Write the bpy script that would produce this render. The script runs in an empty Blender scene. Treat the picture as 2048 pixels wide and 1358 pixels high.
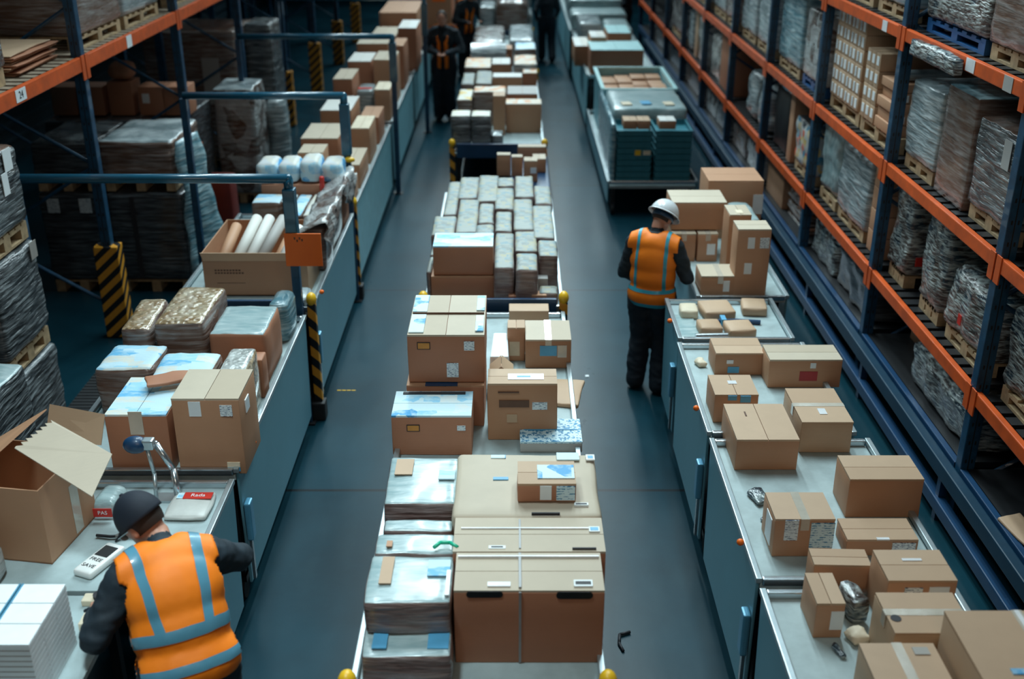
import bpy, bmesh, math, random
from mathutils import Vector, Matrix, noise
R = math.radians
random.seed(7)
SC = bpy.context.scene
COL = SC.collection

# ---------------------------------------------------------------- camera
CAM_H, PITCH, FPX = 4.6, R(24.0), 2200.0
cam_d = bpy.data.cameras.new('camera'); cam = bpy.data.objects.new('camera', cam_d); COL.objects.link(cam)
cam.location = (0, 0, CAM_H); cam.rotation_euler = (math.pi/2 - PITCH, 0, 0)
cam_d.sensor_width = 36.0; cam_d.lens = 36.0*FPX/2048.0; cam_d.clip_end = 200
cam_d.dof.use_dof = True; cam_d.dof.focus_distance = 7.0; cam_d.dof.aperture_fstop = 1.15
SC.camera = cam
SC.view_settings.view_transform = 'Standard'; SC.view_settings.look = 'None'
SC.view_settings.gamma = 1.0; SC.view_settings.exposure = 0.0; SC.view_settings.use_curve_mapping = False

# ---------------------------------------------------------------- world and lamps
w = bpy.data.worlds.new('hall_air'); SC.world = w; w.use_nodes = True
w.node_tree.nodes['Background'].inputs[0].default_value = (0.10, 0.30, 0.42, 1)
w.node_tree.nodes['Background'].inputs[1].default_value = 0.05
def strip(x, y, z, sx, sy, e, col=(0.76, 0.95, 1.0), spread=130, tilt=0):
    l = bpy.data.lights.new('ceiling_or_fill_lamp', 'AREA'); l.shape = 'RECTANGLE'; l.size = sx; l.size_y = sy
    l.energy = e; l.color = col; l.spread = R(spread)
    o = bpy.data.objects.new('ceiling_or_fill_lamp', l); COL.objects.link(o); o.location = (x, y, z); o.rotation_euler = (R(tilt), 0, 0)
for xx in (-1.25, 0.95): strip(xx, 11.2, 8.6, 0.4, 4.0, 64, spread=88, tilt=-17)
for yy, e_ in ((15.5, 96), (21.5, 112), (28.5, 125), (36.0, 135)):
    strip(-1.25, yy, 8.6, 0.4, 4.0, e_, spread=105, tilt=-28)
    strip(0.95, yy, 8.6, 0.4, 4.0, e_, spread=105, tilt=-28)
strip(2.1, 9.6, 8.6, 0.5, 4.0, 100, spread=100, tilt=-25)
strip(-2.4, 9.3, 8.6, 0.5, 3.0, 62, spread=100, tilt=-25)
strip(-1.75, 3.6, 7.5, 0.8, 0.8, 34, spread=60, tilt=6)  # added fill over the leaning worker to brighten the vest, no hall fixture
strip(-6.2, 18.0, 7.5, 0.5, 8.0, 16, tilt=-20)
strip(0.6, -1.0, 6.5, 3.5, 2.0, 56, col=(1.0, 0.83, 0.66), spread=150, tilt=55)  # added warm fill from the camera side for front faces, not a ceiling lamp

# ---------------------------------------------------------------- pixel -> point on a plane (a surveyor's helper)
FW = Vector((0, math.cos(PITCH), -math.sin(PITCH))); UP = Vector((0, math.sin(PITCH), math.cos(PITCH)))
def ray(px, py): return FW + Vector((1, 0, 0))*((px-1024)/FPX) + UP*((679-py)/FPX)
def at_z(px, py, z): d = ray(px, py); t = (z-CAM_H)/d.z; return Vector((0, 0, CAM_H)) + d*t
def at_y(px, py, Y): d = ray(px, py); t = Y/d.y; return Vector((0, 0, CAM_H)) + d*t

# ---------------------------------------------------------------- materials
MATS = {}
def nt(name):
    m = bpy.data.materials.new(name); m.use_nodes = True; MATS[name] = m
    return m, m.node_tree, m.node_tree.nodes['Principled BSDF']
def N(t, ty, **kw):
    n = t.nodes.new(ty)
    for k, v in kw.items():
        if k in n.inputs: n.inputs[k].default_value = v
        else: setattr(n, k, v)
    return n
def coords(t, scale=(1,1,1), rot=(0,0,0), kind='Object'):
    c = N(t, 'ShaderNodeTexCoord'); m = N(t, 'ShaderNodeMapping'); m.inputs['Scale'].default_value = scale
    m.inputs['Rotation'].default_value = rot; t.links.new(c.outputs[kind], m.inputs[0]); return m.outputs[0]
def ramp(t, fac, stops, interp='LINEAR'):
    r = N(t, 'ShaderNodeValToRGB'); r.color_ramp.interpolation = interp
    while len(r.color_ramp.elements) < len(stops): r.color_ramp.elements.new(0.5)
    for e, (p, c) in zip(r.color_ramp.elements, stops): e.position = p; e.color = (*c, 1)
    t.links.new(fac, r.inputs[0]); return r.outputs[0]
def mixc(t, fac, a, b, mode='MIX'):
    n = N(t, 'ShaderNodeMix', data_type='RGBA', blend_type=mode)
    for i, v in ((0, fac), (6, a), (7, b)):
        if isinstance(v, (int, float)): n.inputs[i].default_value = v
        elif isinstance(v, tuple): n.inputs[i].default_value = (*v, 1)
        else: t.links.new(v, n.inputs[i])
    return n.outputs[2]
def bump(t, p, h, s=0.3, d=0.01):
    b = N(t, 'ShaderNodeBump'); b.inputs['Strength'].default_value = s; b.inputs['Distance'].default_value = d
    t.links.new(h, b.inputs['Height']); t.links.new(b.outputs[0], p.inputs['Normal'])
def noise_n(t, v, sc=5.0, det=4.0, rough=0.6):
    n = N(t, 'ShaderNodeTexNoise'); n.inputs['Scale'].default_value = sc; n.inputs['Detail'].default_value = det
    n.inputs['Roughness'].default_value = rough; t.links.new(v, n.inputs['Vector']); return n.outputs[0]
def plain(name, col, rough=0.6, metal=0.0, coat=0.0, var=0.12, nscale=6.0, b=0.0):
    m, t, p = nt(name); v = coords(t); f = noise_n(t, v, nscale)
    c = ramp(t, f, [(0.3, tuple(x*(1-var) for x in col)), (0.7, tuple(min(1, x*(1+var)) for x in col))])
    t.links.new(c, p.inputs['Base Color']); p.inputs['Roughness'].default_value = rough
    p.inputs['Metallic'].default_value = metal; p.inputs['Coat Weight'].default_value = coat
    if b: bump(t, p, noise_n(t, v, nscale*6), b, 0.004)
    return m
def card(name, col, rough=0.62):
    m, t, p = nt(name); v = coords(t, (1, 1, 22)); v2 = coords(t)
    oi = N(t, 'ShaderNodeObjectInfo')
    f1 = noise_n(t, v, 9, 3); f2 = noise_n(t, v2, 3.2, 5)
    c = mixc(t, f1, tuple(x*0.93 for x in col), tuple(x*1.06 for x in col))
    c = mixc(t, ramp(t, f2, [(0.35, (0.0,)*3), (0.75, (0.45,)*3)]), c, tuple(x*0.80 for x in col))
    c = mixc(t, ramp(t, oi.outputs['Random'], [(0, (0,)*3), (1, (0.5,)*3)]), c, (col[0]*0.72, col[1]*0.64, col[2]*0.55))
    t.links.new(c, p.inputs['Base Color']); p.inputs['Roughness'].default_value = rough
    p.inputs['Specular IOR Level'].default_value = 0.55
    bump(t, p, f1, 0.12, 0.002)
    return m
def film(name, core, haze, amount=0.5, rough=0.25, sc=(2, 2, 26), bs=0.4, alt=None, hard=0.0):
    """goods seen through layers of stretch film: hazy streaks along the winding, strong gloss"""
    m, t, p = nt(name); v = coords(t, (sc[0]*0.7, sc[1]*0.7, sc[2]*0.6)); v2 = coords(t, (1, 1, 1)); v3 = coords(t, (sc[0]*0.8, sc[1]*0.8, sc[2]*0.5), (0.35, 0.25, 0.4))
    f1 = noise_n(t, v, 2.4, 3, 0.55); f2 = noise_n(t, v2, 3.5, 4); f3 = noise_n(t, v3, 2.0, 2.5, 0.5)
    base = core
    if alt:
        vr = N(t, 'ShaderNodeTexVoronoi'); vr.inputs['Scale'].default_value = 5.0; t.links.new(v2, vr.inputs['Vector'])
        base = mixc(t, ramp(t, vr.outputs['Color'], [(0.45, (0,)*3), (0.5, (1,)*3)]), core, alt)
    a = ramp(t, f1, [(0.42+0.08*hard, (0,)*3), (0.70-0.12*hard, (min(1, amount*1.4),)*3)])
    c = mixc(t, a, base, haze)
    b2 = ramp(t, f3, [(0.5+0.04*hard, (0,)*3), (0.68-0.1*hard, (amount,)*3)])
    c = mixc(t, b2, c, haze)
    c = mixc(t, ramp(t, f2, [(0.4, (0.35,)*3), (0.6, (0,)*3)]), c, core)
    t.links.new(c, p.inputs['Base Color']); p.inputs['Roughness'].default_value = rough
    p.inputs['Coat Weight'].default_value = 0.5; p.inputs['Coat Roughness'].default_value = 0.15
    ad = N(t, 'ShaderNodeMath', operation='ADD'); t.links.new(f1, ad.inputs[0]); t.links.new(f3, ad.inputs[1])
    bump(t, p, ad.outputs[0], bs, 0.035)
    return m
def printed(name, base, cols, scale=9.0, rough=0.5, thresh=0.5, stretch=(1, 1, 1)):
    m, t, p = nt(name); v = coords(t, stretch)
    vr = N(t, 'ShaderNodeTexVoronoi', feature='F1', distance='CHEBYCHEV'); vr.inputs['Scale'].default_value = scale
    t.links.new(v, vr.inputs['Vector'])
    st = [(0.0, base), (thresh, base)]
    for i, c in enumerate(cols): st.append((thresh + (1-thresh)*(i+1)/(len(cols)+1), c))
    sp = N(t, 'ShaderNodeSeparateColor'); t.links.new(vr.outputs['Color'], sp.inputs[0])
    c = ramp(t, sp.outputs[0], st, 'CONSTANT')
    f = noise_n(t, v, 14, 5)
    c = mixc(t, ramp(t, f, [(0.45, (0,)*3), (0.6, (0.6,)*3)]), c, base)
    t.links.new(c, p.inputs['Base Color']); p.inputs['Roughness'].default_value = rough
    p.inputs['Specular IOR Level'].default_value = 0.3
    bump(t, p, noise_n(t, v, 7, 4), 0.35, 0.02)
    return m
def typed(name, paper, ink, lines=170.0, cols=60.0, rough=0.5):
    """a label covered in rows of small illegible print"""
    m, t, p = nt(name); v = coords(t, (cols, cols, lines))
    n1 = noise_n(t, v, 1.0, 1); w_ = N(t, 'ShaderNodeTexWave', bands_direction='Z', wave_type='BANDS')
    w_.inputs['Scale'].default_value = lines/6.3; t.links.new(coords(t), w_.inputs['Vector'])
    mu = N(t, 'ShaderNodeMath', operation='MULTIPLY')
    t.links.new(ramp(t, n1, [(0.5, (0,)*3), (0.52, (1,)*3)], 'CONSTANT'), mu.inputs[0])
    t.links.new(ramp(t, w_.outputs[0], [(0.45, (0,)*3), (0.5, (1,)*3)], 'CONSTANT'), mu.inputs[1])
    t.links.new(mixc(t, mu.outputs[0], paper, ink), p.inputs['Base Color']); p.inputs['Roughness'].default_value = rough
    return m
def hazard(name, ang=0.75, width=13.0):
    m, t, p = nt(name); v = coords(t, (1, 1, 1))
    s = N(t, 'ShaderNodeSeparateXYZ'); t.links.new(v, s.inputs[0])
    a = N(t, 'ShaderNodeMath', operation='ADD'); t.links.new(s.outputs[0], a.inputs[0]); t.links.new(s.outputs[1], a.inputs[1])
    b = N(t, 'ShaderNodeMath', operation='MULTIPLY_ADD'); t.links.new(a.outputs[0], b.inputs[0]); b.inputs[1].default_value = -ang
    t.links.new(s.outputs[2], b.inputs[2])
    c = N(t, 'ShaderNodeMath', operation='MULTIPLY'); t.links.new(b.outputs[0], c.inputs[0]); c.inputs[1].default_value = width
    d = N(t, 'ShaderNodeMath', operation='FRACT'); t.links.new(c.outputs[0], d.inputs[0])
    f = noise_n(t, v, 20)
    yel = mixc(t, f, (0.80, 0.36, 0.02), (0.62, 0.27, 0.03))
    t.links.new(mixc(t, ramp(t, d.outputs[0], [(0, (0,)*3), (0.52, (1,)*3)], 'CONSTANT'), yel, (0.008, 0.010, 0.012)), p.inputs['Base Color'])
    p.inputs['Roughness'].default_value = 0.45
    return m

card('kraft', (0.54, 0.295, 0.17)); card('kraft_light', (0.54, 0.37, 0.24)); card('kraft_dark', (0.46, 0.205, 0.115)); card('kraft_pale', (0.55, 0.47, 0.36))  # paler krafts on lids paint in top light; same cardboard as the bodies
card('white_board', (0.78, 0.80, 0.78)); card('grey_board', (0.44, 0.44, 0.43))
plain('tape_clear', (0.55, 0.50, 0.42), 0.18, coat=0.8); plain('tape_white', (0.78, 0.80, 0.82), 0.25); plain('strap_grey', (0.28, 0.29, 0.30), 0.3)
plain('paper_white', (0.80, 0.86, 0.88), 0.5, var=0.05); plain('paper_blue', (0.10, 0.38, 0.62), 0.45); plain('ink', (0.02, 0.02, 0.025), 0.6)
plain('ink_brown', (0.13, 0.065, 0.04), 0.7); plain('label_orange', (0.62, 0.27, 0.05), 0.5); plain('label_red', (0.38, 0.03, 0.03), 0.5)
typed('paper_typed', (0.76, 0.84, 0.87), (0.10, 0.16, 0.25)); typed('paper_typed_blue', (0.62, 0.82, 0.90), (0.05, 0.25, 0.45), 130, 50)
printed('print_blue', (0.62, 0.80, 0.86), [(0.08, 0.36, 0.66), (0.30, 0.62, 0.82), (0.72, 0.80, 0.80)], 9, thresh=0.35)
printed('print_sky', (0.55, 0.75, 0.84), [(0.16, 0.48, 0.75), (0.70, 0.70, 0.62), (0.35, 0.66, 0.84)], 5, thresh=0.3, stretch=(1, 2.5, 1))
printed('print_pale', (0.66, 0.66, 0.60), [(0.62, 0.66, 0.68), (0.42, 0.60, 0.70), (0.72, 0.68, 0.56)], 6, thresh=0.4)
printed('print_orange', (0.70, 0.60, 0.48), [(0.75, 0.30, 0.10), (0.80, 0.55, 0.30), (0.70, 0.72, 0.70)], 9, thresh=0.35)
printed('print_yellow', (0.74, 0.74, 0.66), [(0.80, 0.55, 0.10), (0.75, 0.72, 0.60)], 8, thresh=0.5)
printed('print_multi', (0.50, 0.52, 0.50), [(0.70, 0.12, 0.05), (0.08, 0.30, 0.45), (0.65, 0.45, 0.15), (0.05, 0.06, 0.08)], 11, thresh=0.3)
printed('white_packets', (0.28, 0.31, 0.29), [(0.18, 0.27, 0.30), (0.34, 0.32, 0.22), (0.20, 0.23, 0.22)], 20, thresh=0.35)
film('film_grey', (0.035, 0.042, 0.048), (0.50, 0.56, 0.58), 0.34, bs=0.8)
film('film_dark', (0.035, 0.035, 0.04), (0.32, 0.40, 0.44), 0.22)
film('film_brown', (0.15, 0.085, 0.06), (0.55, 0.56, 0.56), 0.30)
film('film_white', (0.20, 0.26, 0.28), (0.70, 0.78, 0.80), 0.6)
film('film_teal', (0.10, 0.24, 0.30), (0.60, 0.78, 0.82), 0.5)
film('film_aqua', (0.27, 0.40, 0.42), (0.52, 0.62, 0.62), 0.6, 0.35, sc=(3, 12, 6), bs=0.3)
film('film_silver', (0.012, 0.035, 0.055), (0.62, 0.70, 0.68), 0.6, 0.18, (6, 6, 44), 0.6, alt=(0.07, 0.05, 0.04), hard=0.3)
film('film_mixed', (0.10, 0.055, 0.04), (0.50, 0.54, 0.54), 0.4, 0.25, (3, 3, 16), 0.6, alt=(0.48, 0.50, 0.50))
film('film_pack', (0.50, 0.56, 0.57), (0.74, 0.82, 0.84), 0.5, 0.3, (4, 9, 4), 0.4)
film('film_packside', (0.17, 0.11, 0.10), (0.45, 0.42, 0.42), 0.35, 0.3, (3, 3, 30), 0.4)
def bubble_mat(name, a, b):
    m, t, p = nt(name); v = coords(t)
    vr = N(t, 'ShaderNodeTexVoronoi', feature='SMOOTH_F1'); vr.inputs['Scale'].default_value = 26; t.links.new(v, vr.inputs['Vector'])
    f = noise_n(t, v, 6, 4)
    t.links.new(mixc(t, ramp(t, f, [(0.38, (0,)*3), (0.66, (1,)*3)]), a, b), p.inputs['Base Color'])
    p.inputs['Roughness'].default_value = 0.2; p.inputs['Coat Weight'].default_value = 0.8; bump(t, p, vr.outputs['Distance'], 0.9, 0.03)
bubble_mat('bubble_gold', (0.30, 0.19, 0.09), (0.60, 0.52, 0.38)); bubble_mat('bubble_clear', (0.40, 0.42, 0.40), (0.72, 0.76, 0.74))
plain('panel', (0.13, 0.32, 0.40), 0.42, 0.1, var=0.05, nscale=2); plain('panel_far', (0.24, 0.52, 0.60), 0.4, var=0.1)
plain('deck', (0.36, 0.45, 0.46), 0.55, 0.0, var=0.16, nscale=5, b=0.1)
plain('rim', (0.46, 0.54, 0.57), 0.3, 0.7); plain('steel', (0.5, 0.55, 0.58), 0.25, 0.9); plain('latch_blue', (0.10, 0.32, 0.48), 0.35, 0.2)
plain('navy', (0.006, 0.045, 0.115), 0.4, coat=0.2); plain('navy_rail', (0.004, 0.035, 0.068), 0.45); plain('tube_blue', (0.012, 0.10, 0.17), 0.3, coat=0.5)
plain('post_blue', (0.008, 0.055, 0.115), 0.42, coat=0.2, var=0.3, nscale=14)
plain('beam_orange', (0.62, 0.095, 0.015), 0.42, var=0.2); plain('sign_orange', (1.0, 0.18, 0.01), 0.45, var=0.05)
plain('yellow', (0.85, 0.50, 0.02), 0.35); plain('black', (0.008, 0.009, 0.011), 0.45); plain('rubber', (0.012, 0.014, 0.016), 0.7)
plain('wood', (0.42, 0.30, 0.17), 0.75, var=0.3, nscale=12); plain('wood_grey', (0.26, 0.20, 0.14), 0.8, var=0.3, nscale=12)
plain('pallet_blue', (0.01, 0.09, 0.25), 0.4); plain('red', (0.60, 0.03, 0.02), 0.35); plain('kraft_red', (0.16, 0.02, 0.015), 0.6); plain('green', (0.02, 0.48, 0.28), 0.35)
plain('teal_crate', (0.04, 0.22, 0.28), 0.4, var=0.1); plain('aqua', (0.45, 0.72, 0.74), 0.4, var=0.08); plain('white_plastic', (0.78, 0.79, 0.77), 0.35, var=0.04)
plain('cream', (0.72, 0.62, 0.46), 0.6); plain('pouch', (0.55, 0.56, 0.53), 0.4, b=0.2); plain('wall_paint', (0.012, 0.038, 0.055), 0.6)
plain('vest_orange', (1.0, 0.225, 0.004), 0.6, var=0.06, nscale=4, b=0.25); plain('vest_band', (0.10, 0.29, 0.40), 0.35, var=0.08, coat=0.3)
plain('vest_band_teal', (0.04, 0.36, 0.48), 0.35); plain('jacket', (0.010, 0.022, 0.033), 0.75, var=0.35, b=0.3); plain('trousers', (0.009, 0.016, 0.026), 0.8, var=0.35, b=0.3)
plain('skin', (0.50, 0.25, 0.17), 0.5); plain('hair', (0.025, 0.016, 0.012), 0.7); plain('cap', (0.008, 0.014, 0.026), 0.75); plain('helmet', (0.72, 0.76, 0.78), 0.3, coat=0.5, var=0.03)
hazard('hazard', 0.9, 6.6); hazard('hazard_fine', -0.9, 5.5)

def floor_mat():
    m, t, p = nt('concrete'); v = coords(t)
    f1 = noise_n(t, v, 0.5, 6, 0.6); f2 = noise_n(t, coords(t, (1, 0.35, 1)), 2.2, 7, 0.7); f3 = noise_n(t, v, 26, 3)
    c = ramp(t, f1, [(0.3, (0.001, 0.016, 0.025)), (0.7, (0.007, 0.044, 0.064))])
    c = mixc(t, ramp(t, f2, [(0.5, (0,)*3), (0.8, (0.22,)*3)]), c, (0.02, 0.07, 0.085))
    s = N(t, 'ShaderNodeSeparateXYZ'); t.links.new(v, s.inputs[0])
    a = N(t, 'ShaderNodeMath', operation='SUBTRACT'); t.links.new(s.outputs[1], a.inputs[0]); a.inputs[1].default_value = 7.40-4.3
    b = N(t, 'ShaderNodeMath', operation='DIVIDE'); t.links.new(a.outputs[0], b.inputs[0]); b.inputs[1].default_value = 4.3
    fr = N(t, 'ShaderNodeMath', operation='FRACT'); t.links.new(b.outputs[0], fr.inputs[0])
    j = ramp(t, fr.outputs[0], [(0, (1,)*3), (0.0045, (0,)*3)], 'CONSTANT')
    c = mixc(t, j, c, (0.006, 0.010, 0.013))
    t.links.new(c, p.inputs['Base Color'])
    ro = ramp(t, f2, [(0.3, (0.27,)*3), (0.7, (0.33,)*3)]); t.links.new(ro, p.inputs['Roughness'])
    p.inputs['Specular IOR Level'].default_value = 0.22
    bump(t, p, f3, 0.06, 0.004)
floor_mat()

# ---------------------------------------------------------------- mesh helpers
class MB:
    def __init__(s): s.v = []; s.f = []; s.m = []
    def add(s, v, f, mi=0):
        o = len(s.v); s.v += [tuple(x) for x in v]; s.f += [tuple(i+o for i in q) for q in f]; s.m += [mi]*len(f); return s
    def box(s, x0, x1, y0, y1, z0, z1, mi=0, M=None):
        v = [Vector(p) for p in ((x0,y0,z0),(x1,y0,z0),(x1,y1,z0),(x0,y1,z0),(x0,y0,z1),(x1,y0,z1),(x1,y1,z1),(x0,y1,z1))]
        if M is not None: v = [M @ p for p in v]
        return s.add(v, [(0,3,2,1),(4,5,6,7),(0,1,5,4),(1,2,6,5),(2,3,7,6),(3,0,4,7)], mi)
    def tube(s, a, b, r0, r1=None, n=12, mi=0):
        a = Vector(a); b = Vector(b); r1 = r0 if r1 is None else r1
        d = (b-a).normalized(); u = d.orthogonal().normalized(); w_ = d.cross(u)
        v = []
        for c, r in ((a, r0), (b, r1)):
            for i in range(n):
                t = 2*math.pi*i/n; v.append(c + u*math.cos(t)*r + w_*math.sin(t)*r)
        f = [(i, (i+1) % n, n+(i+1) % n, n+i) for i in range(n)] + [tuple(range(n-1, -1, -1)), tuple(range(n, 2*n))]
        return s.add(v, f, mi)
    def path(s, pts, r, n=10, mi=0):
        for a, b in zip(pts[:-1], pts[1:]): s.tube(a, b, r, r, n, mi)
        for p in pts[1:-1]: s.ball(p, (r, r, r), 8, 6, mi)
        return s
    def ball(s, c, rad, nu=16, nv=10, mi=0, M=None, v0=0.0, v1=1.0):
        c = Vector(c); v = []; f = []
        for j in range(nv+1):
            ph = math.pi*(v0 + (v1-v0)*j/nv)
            for i in range(nu):
                th = 2*math.pi*i/nu
                p = Vector((rad[0]*math.sin(ph)*math.cos(th), rad[1]*math.sin(ph)*math.sin(th), rad[2]*math.cos(ph)))
                if M is not None: p = M @ p
                v.append(c + p)
        for j in range(nv):
            for i in range(nu):
                a, b = j*nu+i, j*nu+(i+1) % nu; f.append((a, a+nu, b+nu, b))
        return s.add(v, f, mi)
    def quad(s, pts, mi=0): return s.add(pts, [tuple(range(len(pts)))], mi)
    def build(s, name, mats, parent=None, loc=(0,0,0), rz=0.0, smooth=False, bevel=0.0):
        me = bpy.data.meshes.new(name); me.from_pydata(s.v, [], s.f)
        for m in ([mats] if isinstance(mats, str) else mats): me.materials.append(MATS[m])
        for p, i in zip(me.polygons, s.m): p.material_index = i
        bm = bmesh.new(); bm.from_mesh(me); bmesh.ops.remove_doubles(bm, verts=bm.verts, dist=1e-5)
        if bevel: bmesh.ops.bevel(bm, geom=list(bm.edges), offset=bevel, segments=2, affect='EDGES', profile=0.6, clamp_overlap=True)
        bmesh.ops.recalc_face_normals(bm, faces=bm.faces); bm.to_mesh(me); bm.free()
        if smooth:
            for p in me.polygons: p.use_smooth = True
        o = bpy.data.objects.new(name, me); COL.objects.link(o); o.location = loc; o.rotation_euler = (0, 0, rz)
        if parent: o.parent = parent
        return o
def axis_lines(h, r, n):
    inner = [-(h-r) + 2*(h-r)*i/n for i in range(n+1)]
    return [-h, -h+r*0.3] + inner + [h-r*0.3, h]
def rbox(w_, d, h, r=0.006, n=2, amp=0.0, freq=4.0, bulge=0.0, seed=0.0, mi_top=None, step=None, mb=None, off=(0,0,0)):
    """rounded block standing on z=0; amp = crumple, bulge = swelling of the faces, step = layers of the load"""
    hx, hy, hz = w_/2, d/2, h/2; r = min(r, hx*0.95, hy*0.95, hz*0.95)
    ax = [axis_lines(hx, r, n), axis_lines(hy, r, n), axis_lines(hz, r, n)]
    mb = mb or MB()
    def P(x, y, z):
        c = Vector((max(-hx+r, min(hx-r, x)), max(-hy+r, min(hy-r, y)), max(-hz+r, min(hz-r, z))))
        q = Vector((x, y, z)) - c
        p = c + (q.normalized()*r if q.length > 1e-9 else q)
        if bulge:
            k = (1-(x/hx)**2)*(1-(z/hz)**2); ky = (1-(y/hy)**2)
            if abs(abs(y)-hy) < 1e-6: p.y += math.copysign(bulge*k, y)
            if abs(abs(x)-hx) < 1e-6: p.x += math.copysign(bulge*ky*(1-(z/hz)**2), x)
            if abs(z-hz) < 1e-6: p.z += bulge*ky*(1-(x/hx)**2)
        if step:
            k = abs(math.sin(math.pi*(z+hz)/step)); s_ = 1 - 0.018*(1-k)**2
            p.x *= s_; p.y *= s_
        if amp:
            g = Vector((x*freq+seed, y*freq+seed*1.7, z*freq-seed)); nv = noise.noise_vector(g)*amp + noise.noise_vector(g*2.7)*amp*0.45
            if z < -hz+1e-4: nv.z = 0
            p += nv
        p.z = max(p.z, -hz)
        return (p.x+off[0], p.y+off[1], p.z+hz+off[2])
    for a, b, c in ((0, 1, 2), (1, 2, 0), (2, 0, 1)):
        for sgn in (-1, 1):
            A, B = ax[a], ax[b]; vs = []
            for u in A:
                for v in B:
                    q = [0, 0, 0]; q[a] = u; q[b] = v; q[c] = sgn*(hx, hy, hz)[c]; vs.append(P(*q))
            nb = len(B); fs = []
            for i in range(len(A)-1):
                for j in range(nb-1):
                    k = (i*nb+j, (i+1)*nb+j, (i+1)*nb+j+1, i*nb+j+1); fs.append(k if sgn > 0 else k[::-1])
            mb.add(vs, fs, mi_top if (mi_top is not None and c == 2 and sgn > 0) else 0)
    return mb
LABELS = {}
def tag(o, label, cat, group=None, kind=None):
    o['label'] = label; o['category'] = cat
    if group: o['group'] = group
    if kind: o['kind'] = kind
    return o
def empty(name, loc, label=None, cat=None, group=None, rz=0.0):
    o = bpy.data.objects.new(name, None); COL.objects.link(o); o.location = loc; o.rotation_euler = (0, 0, rz); o.empty_display_size = 0.1
    if label: tag(o, label, cat, group)
    return o
def structure(o): o['kind'] = 'structure'; return o
def text_part(name, s, size, mat, parent, M, depth=0.0006):
    cu = bpy.data.curves.new(name, 'FONT'); cu.body = s; cu.size = size; cu.extrude = depth; cu.align_x = 'CENTER'; cu.align_y = 'CENTER'
    tmp = bpy.data.objects.new(name+'_tmp', cu); COL.objects.link(tmp)
    dg = bpy.context.evaluated_depsgraph_get(); me = bpy.data.meshes.new_from_object(tmp.evaluated_get(dg))
    bpy.data.objects.remove(tmp); bpy.data.curves.remove(cu)
    me.name = name; me.materials.clear(); me.materials.append(MATS[mat]); me.transform(M)
    o = bpy.data.objects.new(name, me); COL.objects.link(o); o.parent = parent; return o

# ---------------------------------------------------------------- goods
def span(xl, xr, yt, yk, zb, zt=None, yb=None):
    """measure a block from its seen edges: returns x0,x1,y0,y1,zb,zt in metres"""
    if zt is None:
        y0 = at_z(1024, yb, zb).y; zt = at_y(1024, yt, y0).z
    else: y0 = at_z(1024, yt, zt).y
    y1 = at_z(1024, yk, zt).y
    x0 = at_z(xl, yt, zt).x; x1 = at_z(xr, yt, zt).x
    return x0, x1, y0, y1, zb, zt
def decals(root, w_, d, h, labs):
    for ki, L in enumerate(labs):
        face, u, v, lw, lh, mt = L[:6]
        nm = L[6] if len(L) > 6 else 'shipping_label'
        b = MB(); e = 0.004 + 0.0012*ki
        if nm in ('hand_hole', 'round_hole') and face in 'ft':
            n_ = 10; rr = min(lw, lh)/2; ox, oy = lw/2-rr, lh/2-rr; ring = []
            for q, (sx, sy) in enumerate(((1, 1), (-1, 1), (-1, -1), (1, -1))):
                for k_ in range(n_): t_ = math.pi/2*(q + k_/(n_-1)); ring.append((sx*ox + math.cos(t_)*rr, sy*oy + math.sin(t_)*rr))
            if face == 'f': lo = [((u-0.5)*w_+x, -d/2+0.001, v*h+y) for x, y in ring]; hi = [((u-0.5)*w_+x, -d/2-e, v*h+y) for x, y in ring]
            else: lo = [((u-0.5)*w_+x, (v-0.5)*d+y, h-0.001) for x, y in ring]; hi = [((u-0.5)*w_+x, (v-0.5)*d+y, h+e) for x, y in ring]
            K = len(ring); b.add(lo+hi, [tuple(range(K)), tuple(range(2*K-1, K-1, -1))] + [(i, (i+1) % K, K+(i+1) % K, K+i) for i in range(K)])
        elif face == 'f':
            cx, cz = (u-0.5)*w_, v*h; b.box(cx-lw/2, cx+lw/2, -d/2-e-0.002, -d/2+e*0.2, cz-lh/2, cz+lh/2)
        elif face == 't':
            cx, cy = (u-0.5)*w_, (v-0.5)*d; b.box(cx-lw/2, cx+lw/2, cy-lh/2, cy+lh/2, h-0.001, h+0.005+0.0013*ki)
        elif face == 'l':
            cy, cz = (u-0.5)*d, v*h; b.box(-w_/2-e, -w_/2+e*0.2, cy-lw/2, cy+lw/2, cz-lh/2, cz+lh/2)
        elif face == 'r':
            cy, cz = (u-0.5)*d, v*h; b.box(w_/2-e*0.2, w_/2+e, cy-lw/2, cy+lw/2, cz-lh/2, cz+lh/2)
        b.build(nm, mt, root)
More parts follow.
